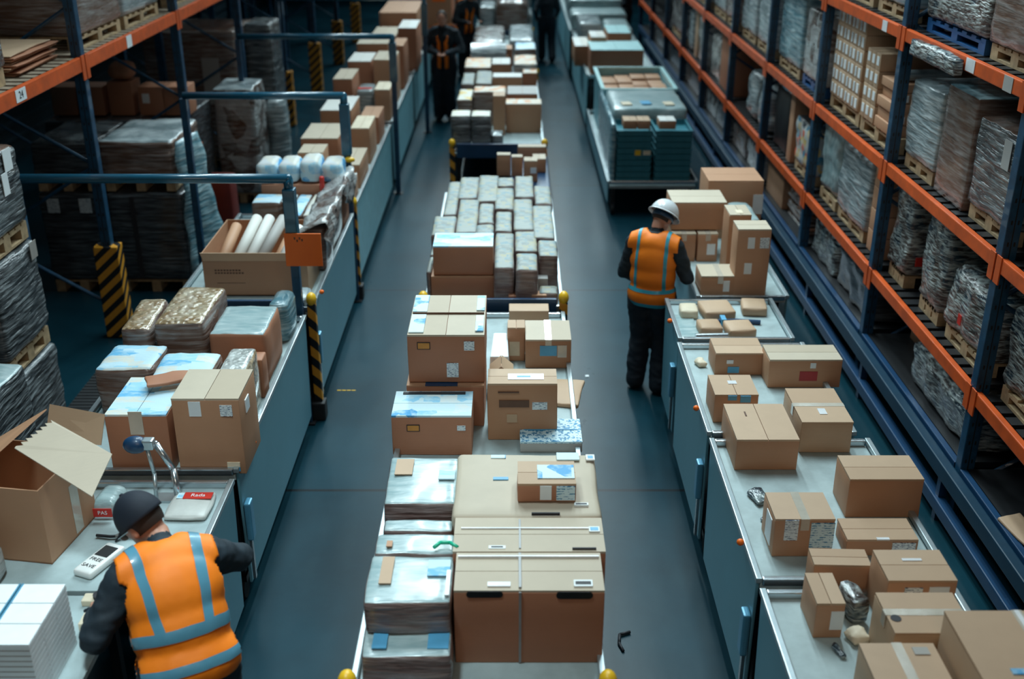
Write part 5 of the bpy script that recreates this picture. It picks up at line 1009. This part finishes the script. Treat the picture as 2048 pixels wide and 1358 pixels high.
# litter and marks on the floor
for (px, py, m, l, t) in ((1897, 640, 'paper_white', '', ''),):
    pass
p = at_z(1247, 1285, 0); b = MB(); b.path([(0.05, 0.09, 0.012), (-0.02, 0.06, 0.014), (-0.03, -0.02, 0.012), (-0.01, -0.09, 0.008)], 0.010, 8); o = b.build('strap_scrap', 'ink', None, p, 0, smooth=True); tag(o, 'curled black strap scrap on the floor, right aisle', 'litter')
p = at_z(1174, 753, 0); o = rbox(0.035, 0.035, 0.008, 0.003, 2, 0.004).build('paper_scrap', 'paper_white', None, p); tag(o, 'tiny white paper scrap on the right aisle floor', 'litter')
p = at_z(689, 781, 0)
for i in range(4):
    o = MB().box(-0.018, 0.018, -0.006, 0.006, 0.0005, 0.003).build('floor_mark', 'yellow', None, (p.x-0.05+i*0.045, p.y, 0)); tag(o, ['leftmost', 'second', 'third', 'rightmost'][i] + ' small yellow floor dash beside the striped corner guard', 'floor mark', 'small yellow floor dashes')

# ================================================================= people
def smoothstep(a, b_, x): t = max(0, min(1, (x-a)/(b_-a))); return t*t*(3-2*t)
class Spine:
    """upright torso coordinates (origin at the hips, +y is the front) bent forward along a curve"""
    def __init__(s, th0, th1, L=0.55):
        s.t0, s.t1, s.L = R(th0), R(th1), L; s.c = [(0.0, 0.0)]; n = 40
        for i in range(n):
            th = s.th((i+0.5)*L/n); y, z = s.c[-1]; s.c.append((y+math.sin(th)*L/n, z+math.cos(th)*L/n))
    def th(s, t): return s.t0 + (s.t1-s.t0)*smoothstep(0, 1, t/s.L)
    def __call__(s, p):
        x, y, t = p
        if t <= 0: cy, cz, th = math.sin(s.t0)*t, math.cos(s.t0)*t, s.t0
        elif t >= s.L: cy, cz = s.c[-1]; th = s.t1; cy += math.sin(th)*(t-s.L); cz += math.cos(th)*(t-s.L)
        else:
            f = t/s.L*40; i = min(39, int(f)); g = f-i; th = s.th(t); cy = s.c[i][0]*(1-g)+s.c[i+1][0]*g; cz = s.c[i][1]*(1-g)+s.c[i+1][1]*g
        return Vector((x, cy + y*math.cos(th), cz - y*math.sin(th)))
def capsule(mb, a, b_, r0, r1, n=14, mi=0):
    a = Vector(a); b_ = Vector(b_); mb.tube(a, b_, r0, r1, n, mi); mb.ball(a, (r0, r0, r0), n, 8, mi); mb.ball(b_, (r1, r1, r1), n, 8, mi)
def remesh(mb, voxel, smooth_it=3, name='tmp'):
    me = bpy.data.meshes.new(name); me.from_pydata([tuple(v) for v in mb.v], [], mb.f)
    o = bpy.data.objects.new(name, me); COL.objects.link(o)
    bm = bmesh.new(); bm.from_mesh(me); bmesh.ops.recalc_face_normals(bm, faces=bm.faces); bm.to_mesh(me); bm.free()
    m = o.modifiers.new('r', 'REMESH'); m.mode = 'VOXEL'; m.voxel_size = voxel; m.use_smooth_shade = True
    if smooth_it: s_ = o.modifiers.new('s', 'SMOOTH'); s_.iterations = smooth_it; s_.factor = 0.6
    dg = bpy.context.evaluated_depsgraph_get(); dg.update(); out = bpy.data.meshes.new_from_object(o.evaluated_get(dg))
    bpy.data.objects.remove(o); bpy.data.meshes.remove(me); return out
def seg_dist(p, a, b_):
    ab = b_-a; t = max(0, min(1, (p-a).dot(ab)/max(1e-9, ab.length_squared))); return (p-(a+ab*t)).length
def hand(mb, wrist, d, palm_n, side, s=1.0, curl=0.5):
    """palm, four curled fingers of unequal length and a thumb from the side of the palm"""
    d = Vector(d).normalized(); n_ = Vector(palm_n).normalized(); u = d.cross(n_).normalized()*side
    c = Vector(wrist)
    mb.ball(c+d*0.045*s, (1, 1, 1), 12, 8, M=Matrix((u*0.042*s, d*0.05*s, n_*0.016*s)).transposed())
    for k, L in enumerate((0.068, 0.078, 0.072, 0.056)):
        p = c + d*0.085*s + u*(-0.030+0.020*k)*s; dd = d.copy()
        for seg in range(3):
            dd = (dd + n_*curl*0.55).normalized(); q = p + dd*L*(0.45, 0.32, 0.23)[seg]*s
            capsule(mb, p, q, (0.0088-0.0008*seg)*s, (0.0082-0.0008*seg)*s, 8); p = q
    p = c + d*0.03*s - u*0.032*s; q = p + (d*0.6 - u*0.7 + n_*0.35).normalized()*0.04*s; capsule(mb, p, q, 0.011*s, 0.010*s, 8)
    capsule(mb, q, q + (d*0.8 - u*0.15 + n_*0.5).normalized()*0.03*s, 0.010*s, 0.008*s, 8)
def person(label, loc, yaw, pel_z, spine, armL, armR, legL, legR, head_turn=(0, 0), hat=None, vest='full', voxel=0.011, bands='near', scale=1.0, glasses=False, bulk=1.0, band_mat='vest_band', hair=True, hs=1.0):
    """arms: (elbow, wrist) ; legs: (knee, ankle) in the figure's own frame (x right, y front, z up from the floor)"""
    Mr = Matrix.Rotation(yaw, 4, 'Z')
    T = lambda p: Vector((0, 0, pel_z)) + spine(p)
    mb = MB()
    def ell(c, r, n=18):
        o = len(mb.v); tmp = MB(); tmp.ball((0, 0, 0), r, n, 12)
        mb.add([T((v[0]+c[0], v[1]+c[1], v[2]+c[2])) for v in tmp.v], tmp.f)
    ell((0, 0.0, -0.01), (0.185*bulk, 0.135*bulk, 0.145)); ell((0, 0.005, 0.14), (0.168*bulk, 0.125*bulk, 0.17)); ell((0, 0.0, 0.32), (0.188*bulk, 0.128*bulk, 0.19)); ell((0, -0.015, 0.42), (0.205, 0.10, 0.10))
    shL, shR = T((-0.185, -0.01, 0.425)), T((0.185, -0.01, 0.425))
    capsule(mb, T((-0.10, -0.01, 0.465)), shL, 0.075, 0.068); capsule(mb, T((0.10, -0.01, 0.465)), shR, 0.075, 0.068)
    nb, nt_ = T((0, -0.01, 0.48)), T((0, 0.02, 0.60)); capsule(mb, nb, nt_, 0.062, 0.055)
    pitch, turn = R(head_turn[0]), R(head_turn[1])
    Mh = Matrix.Rotation(turn, 3, 'Z') @ Matrix.Rotation(-pitch, 3, 'X') @ Matrix.Scale(hs, 3)
    hc = nt_ + Mh @ Vector((0, 0.03, 0.075))
    hd = MB(); hd.ball((0, 0, 0.015), (0.076, 0.097, 0.105), 20, 14); hd.ball((0, 0.035, -0.055), (0.054, 0.055, 0.058), 14, 10); capsule(hd, (0, 0.088, 0.005), (0, 0.108, -0.025), 0.009, 0.014, 8)
    capsule(hd, (-0.018, 0.088, -0.058), (0.018, 0.088, -0.058), 0.008, 0.008, 8)
    for s in (-1, 1): hd.ball((s*0.078, -0.005, -0.012), (0.012, 0.022, 0.032), 10, 8); hd.ball((s*0.030, 0.082, 0.012), (0.014, 0.010, 0.009), 8, 6)
    mb.add([hc + Mh @ Vector(v) for v in hd.v], hd.f)
    segs = []
    hipL, hipR = T((-0.10, 0, -0.05)), T((0.10, 0, -0.05))
    for sh, (el, wr), s in ((shL, armL, -1), (shR, armR, 1)):
        el, wr = Vector(el), Vector(wr); capsule(mb, sh, el, 0.076*bulk, 0.062*bulk); capsule(mb, el, wr, 0.062*bulk, 0.046)
        d = (wr-el).normalized(); hand(mb, wr + d*0.012, d, (0, 0.15, -1) if abs(d.z) < 0.8 else (-s, 0.1, 0), s, 1.0, 0.55)
        segs += [('jacket', sh, el, 0.07), ('jacket', el, wr, 0.05), ('skin', wr+d*0.03, wr+d*0.2, 0.012)]
    for hp, (kn, an), s in ((hipL, legL, -1), (hipR, legR, 1)):
        kn, an = Vector(kn), Vector(an); capsule(mb, hp, kn, 0.122*bulk, 0.100); capsule(mb, kn, an, 0.100, 0.088)
        f = MB(); f.ball((0, 0, 0), (0.05, 0.135, 0.05), 14, 10); f.ball((0, -0.06, 0.02), (0.042, 0.05, 0.06), 12, 8)
        mb.add([(v[0]+an.x, v[1]+an.y+0.055, max(0.0, v[2]+0.045)) for v in f.v], f.f)
        segs += [('trousers', hp, kn, 0.11), ('trousers', kn, an+Vector((0, 0, 0.02)), 0.07), ('black', Vector((an.x, an.y-0.03, 0.03)), Vector((an.x, an.y+0.12, 0.03)), 0.05)]
    me = remesh(mb, voxel, 4, 'body')
    segs += [('jacket', T((0, 0, 0.05)), T((0, 0, 0.45)), 0.14), ('jacket', nb + (nt_-nb)*-0.2, nb+(nt_-nb)*0.35, 0.062), ('skin', nb+(nt_-nb)*0.55, nt_, 0.058), ('skin', hc, hc+Mh @ Vector((0, 0.02, -0.04)), 0.085), ('trousers', hipL, hipR, 0.15)]
    names = ['jacket', 'trousers', 'skin', 'black']
    for m in names: me.materials.append(MATS[m])
    for p in me.polygons:
        c = p.center; best = min(segs, key=lambda q: seg_dist(c, q[1], q[2])-q[3]); p.material_index = names.index(best[0]); p.use_smooth = True
    skin_i = set()
    for p in me.polygons:
        if p.material_index == 2: skin_i.update(p.vertices)
    ns = [v.normal.copy() for v in me.vertices]
    for v in me.vertices:
        if v.index not in skin_i and v.co.z > 0.12:
            q = v.co; k = noise.noise(Vector((q.x*16+q.z*9, q.y*16, q.z*24)))*0.009 + noise.noise(Vector((q.x*7, q.y*7-q.z*6, q.z*9)))*0.010
            v.co = q + ns[v.index]*k
    me.transform(Mr)
    body = bpy.data.objects.new('person', me); COL.objects.link(body); body.location = loc; tag(body, label, 'person'); body.scale = (scale,)*3
    # collar
    b = MB(); n_ = 20
    for j, (r, z) in enumerate(((0.078, 0.485), (0.080, 0.525), (0.072, 0.55), (0.066, 0.545))):
        for i in range(n_): t = 2*math.pi*i/n_; b.v.append(T((math.cos(t)*r, math.sin(t)*r*0.95, z)))
    for j in range(3):
        for i in range(n_): b.f.append((j*n_+i, j*n_+(i+1) % n_, (j+1)*n_+(i+1) % n_, (j+1)*n_+i)); b.m.append(0)
    b.v = [Mr @ v for v in b.v]; o = b.build('collar', 'jacket', body, smooth=True); o.modifiers.new('s', 'SOLIDIFY').thickness = 0.008
    # hair, hat
    def headpart(mbx, name, mat, smooth=True, bevel=0.0): mbx.v = [tuple(Mr @ (hc + Mh @ Vector(v))) for v in mbx.v]; return mbx.build(name, mat, body, smooth=smooth, bevel=bevel)
    if hair:
        b = MB(); b.ball((0, -0.014, 0.018), (0.081, 0.098, 0.108), 20, 14, v0=0, v1=0.68)
        b.v = [v if not (v[1] > 0.05 and v[2] < 0.06) else (v[0]*0.9, 0.05, v[2]) for v in b.v]; headpart(b, 'hair', 'hair')
    if hat == 'cap':
        b = MB(); b.ball((0, -0.012, 0.020), (0.095, 0.116, 0.125), 24, 14, v0=0, v1=0.52); c = headpart(b, 'cap', 'cap'); c.modifiers.new('s', 'SOLIDIFY').thickness = 0.004
        b = MB(); vs = []; m_ = 13
        for rr_ in (0.0, 1.0):
            for i in range(m_):
                t = math.pi*(i/(m_-1)); x = math.cos(t)*0.088; y = 0.045+math.sin(t)*(0.055+0.075*rr_) if rr_ else 0.045+math.sin(t)*0.05; vs.append((x, y, 0.022-0.018*rr_*math.sin(t)))
        b.v = vs; b.f = [(i, i+1, m_+i+1, m_+i) for i in range(m_-1)]; b.m = [0]*(m_-1); o = headpart(b, 'brim', 'cap'); o.modifiers.new('s', 'SOLIDIFY').thickness = 0.006
        MBb = MB().ball((0, -0.012, 0.146), (0.010, 0.010, 0.006), 10, 6); headpart(MBb, 'button', 'cap')
    if hat == 'helmet':
        b = MB(); b.ball((0, -0.005, 0.035), (0.118, 0.140, 0.125), 28, 14, v0=0, v1=0.5); c = headpart(b, 'helmet', 'helmet'); c.modifiers.new('s', 'SOLIDIFY').thickness = 0.005
        b = MB(); n_ = 28
        for rr_, z in ((1.0, 0.040), (1.13, 0.030), (1.15, 0.024)):
            for i in range(n_): t = 2*math.pi*i/n_; f = 1 + (0.22*(max(0, math.sin(t))**2) if rr_ > 1 else 0); b.v.append((math.cos(t)*0.117*rr_, -0.005+math.sin(t)*0.139*rr_*f, z))
        for j in range(2):
            for i in range(n_): b.f.append((j*n_+i, j*n_+(i+1) % n_, (j+1)*n_+(i+1) % n_, (j+1)*n_+i)); b.m.append(0)
        o = headpart(b, 'helmet_brim', 'helmet'); o.modifiers.new('s', 'SOLIDIFY').thickness = 0.004
        b = MB(); n_ = 24
        for z in (-0.012, 0.028):
            for i in range(n_): t = 2*math.pi*i/n_; b.v.append((math.cos(t)*0.090, -0.006+math.sin(t)*0.110, z))
        b.f = [(i, (i+1) % n_, n_+(i+1) % n_, n_+i) for i in range(n_)]; b.m = [0]*n_; o = headpart(b, 'headband', 'navy'); o.modifiers.new('s', 'SOLIDIFY').thickness = 0.004
    if glasses:
        b = MB()
        for s in (-1, 1): b.path([(s*0.082, 0.0, 0.008), (s*0.074, 0.092, 0.010)], 0.003, 6); b.tube((s*0.032, 0.104, 0.006), (s*0.032, 0.108, 0.006), 0.024, 0.024, 14)
        headpart(b, 'glasses', 'rim', False)
    # hi-vis vest
    if vest:
        vm = MB(); e = 0.024
        def vell(c, r):
            tmp = MB(); tmp.ball((0, 0, 0), r, 22, 14); vm.add([(v[0]+c[0], v[1]+c[1], v[2]+c[2]) for v in tmp.v], tmp.f)
        vell((0, 0.0, -0.03), (0.205*bulk+e*0.5, 0.150*bulk+e*0.6, 0.17)); vell((0, 0.005, 0.14), (0.178*bulk+e, 0.130*bulk+e, 0.19)); vell((0, 0.0, 0.30), (0.190*bulk+e, 0.130*bulk+e, 0.20)); vell((0, -0.015, 0.42), (0.205+e, 0.10+e, 0.105+e))
        for s in (-1, 1): capsule(vm, (s*0.08, -0.01, 0.465), (s*0.20, -0.012, 0.425), 0.078+e, 0.072+e)
        vme = remesh(vm, 0.013 if bands else 0.02, 5, 'vest')
        bm = bmesh.new(); bm.from_mesh(vme)
        def cut(no, co): bmesh.ops.bisect_plane(bm, geom=list(bm.verts)+list(bm.edges)+list(bm.faces), plane_co=co, plane_no=no, dist=1e-5)
        zb_ = -0.115; cut((0, 0, 1), (0, 0, zb_))
        if bands:
            for z in bands['h']: cut((0, 0, 1), (0, 0, z))
            for x in bands['v']: cut((1, 0, bands.get('slant', 0)), (x, 0, 0.3)); cut((1, 0, -bands.get('slant', 0)), (-x, 0, 0.3))
        dele = []
        for f in bm.faces:
            c = f.calc_center_median(); ax_ = abs(c.x)
            if c.z < zb_: dele.append(f); continue
            ry = (c.y+0.005)/0.088; rz_ = (c.z-0.385)/0.115
            if ax_ > 0.185 and ry*ry + rz_*rz_ < 1.0: dele.append(f); continue
            if ax_ > 0.222+0.0: dele.append(f); continue
            rn = math.hypot(c.x, (c.y-0.01)*1.0)
            if c.z > 0.47 and rn < 0.088 + max(0, c.y)*0.8: dele.append(f); continue
            if c.y > 0.02 and c.z > 0.24 and abs(c.x) < (c.z-0.24)*0.45: dele.append(f); continue
            if c.y > 0.02 and abs(c.x) < 0.006 + (0.028 if vest == 'open' else 0): dele.append(f); continue
            if vest == 'open' and c.y > -0.02 and ax_ > 0.085: dele.append(f)
        bmesh.ops.delete(bm, geom=dele, context='FACES')
        bandf = []
        if bands:
            h = bands['h']; v_ = bands['v']; sl = bands.get('slant', 0)
            for f in bm.faces:
                c = f.calc_center_median(); inb = any(h[i] < c.z < h[i+1] for i in range(0, len(h), 2))
                q = abs(c.x) + sl*(c.z-0.3)
                if v_ and v_[0] < q < v_[1] and c.z > bands['v_from']: inb = True
                if inb: bandf.append(f.index)
        bm.normal_update(); bm.faces.ensure_lookup_table(); bandset = None
        bm.faces.index_update()
        bandf = []
        if bands:
            for f in bm.faces:
                c = f.calc_center_median(); inb = any(h[i] < c.z < h[i+1] for i in range(0, len(h), 2)); q = abs(c.x) + sl*(c.z-0.3)
                if v_ and v_[0] < q < v_[1] and c.z > bands['v_from']: inb = True
                if inb: bandf.append(f.index)
        bb = bm.copy(); bb.faces.ensure_lookup_table(); bs = set(bandf)
        bmesh.ops.delete(bb, geom=[f for f in bb.faces if f.index not in bs], context='FACES')
        for v in bb.verts: v.co += v.normal*0.0035
        for nm_x, B, mat in (('hi_vis_vest', bm, 'vest_orange'), ('reflective_band', bb, band_mat)):
            if nm_x == 'reflective_band' and not bandf: continue
            for v in B.verts:
                q = v.co; wr_ = noise.noise_vector(Vector((q.x*9, q.y*9, q.z*5)))*0.006 + noise.noise_vector(Vector((q.x*3.5+q.z*4, q.y*4, q.z*9)))*0.006; v.co = Mr @ T(q + wr_)
            m2 = bpy.data.meshes.new(nm_x); B.to_mesh(m2); B.free(); m2.materials.clear(); m2.materials.append(MATS[mat])
            for p in m2.polygons: p.use_smooth = True; p.material_index = 0
            o = bpy.data.objects.new(nm_x, m2); COL.objects.link(o)
            if nm_x == 'hi_vis_vest': o.parent = body; ves = o; s_ = o.modifiers.new('s', 'SOLIDIFY'); s_.thickness = 0.004; s_.offset = -1
            else: o.parent = ves
    return body
# worker leaning over the bench
sp = Spine(24, 50)
P = person('person in orange hi-vis vest and black cap, leaning over the packing bench, seen from behind', (-1.585, 4.28, 0), R(28), 0.96, sp,
       ((-0.37, 0.13, 1.10), (-0.33, 0.36, 1.07)), ((0.36, 0.36, 1.16), (0.20, 0.60, 1.06)), ((-0.11, 0.10, 0.50), (-0.13, -0.02, 0.08)), ((0.12, 0.03, 0.50), (0.13, -0.12, 0.08)),
       head_turn=(42, 42), hat='cap', voxel=0.010, hs=1.12, bulk=1.18, glasses=True, scale=1.05, bands={'h': [-0.045, 0.005, 0.105, 0.155], 'v': [0.100, 0.148], 'v_from': 0.12, 'slant': -0.10})
sp = Spine(2, 10)
person('person in white hard hat and orange vest standing at the right cart, back turned', (1.26, 9.22, 0), R(-22), 0.98, sp,
       ((-0.28, 0.06, 1.10), (-0.20, 0.26, 0.98)), ((0.30, 0.04, 1.12), (0.25, 0.22, 1.07)), ((-0.10, 0.05, 0.52), (-0.11, -0.02, 0.08)), ((0.11, 0.05, 0.52), (0.12, -0.06, 0.08)),
       head_turn=(38, -18), hat='helmet', voxel=0.011, hs=1.06, bulk=1.06, band_mat='vest_band_teal', bands={'h': [-0.115, -0.08, 0.02, 0.05], 'v': [0.115, 0.145], 'v_from': 0.03, 'slant': 0.0})
sp = Spine(4, 10)
person('person in black with open orange vest strips, facing the camera in left aisle', (-1.24, 20.4, 0), R(176), 0.98, sp,
       ((-0.30, 0.02, 1.15), (-0.08, 0.24, 1.12)), ((0.30, 0.02, 1.15), (0.08, 0.24, 1.12)), ((-0.09, 0.04, 0.52), (-0.10, 0, 0.08)), ((0.10, 0.06, 0.52), (0.10, 0.02, 0.08)),
       head_turn=(12, 0), vest='open', voxel=0.02, bands=None, scale=1.13)
person('person in dark coat and orange vest strips bending toward the centre cart', (-1.02, 24.8, 0), R(-150), 0.98, Spine(10, 24),
       ((-0.30, 0.10, 1.10), (-0.16, 0.34, 1.10)), ((0.30, 0.12, 1.10), (0.16, 0.34, 1.10)), ((-0.09, 0.04, 0.52), (-0.10, 0, 0.08)), ((0.10, 0.06, 0.52), (0.10, 0.02, 0.08)),
       head_turn=(25, 0), vest='open', voxel=0.02, bands=None, scale=1.1)
person('person in plain dark clothes walking away down the right aisle', (0.82, 26.6, 0), R(5), 0.97, Spine(3, 8),
       ((-0.27, -0.08, 1.14), (-0.24, 0.10, 0.98)), ((0.27, 0.06, 1.14), (0.24, 0.20, 1.0)), ((-0.09, 0.20, 0.55), (-0.10, 0.12, 0.10)), ((0.10, -0.02, 0.52), (0.10, -0.26, 0.12)),
       head_turn=(8, 0), vest=None, voxel=0.02, bands=None, scale=1.02)
person('person in plain dark clothes standing beyond the far right cart', (2.85, 28.2, 0), R(70), 0.97, Spine(3, 8),
       ((-0.27, 0.0, 1.14), (-0.22, 0.20, 1.05)), ((0.27, 0.0, 1.14), (0.22, 0.20, 1.05)), ((-0.09, 0.04, 0.52), (-0.10, 0, 0.08)), ((0.10, 0.04, 0.52), (0.10, 0.0, 0.08)),
       head_turn=(8, 0), vest=None, voxel=0.02, bands=None)

for o in bpy.data.objects:
    if o.get('label') and not 4 <= len(o['label'].replace('-', ' ').split()) <= 16: print('LABELLEN', o.name, o['label'])
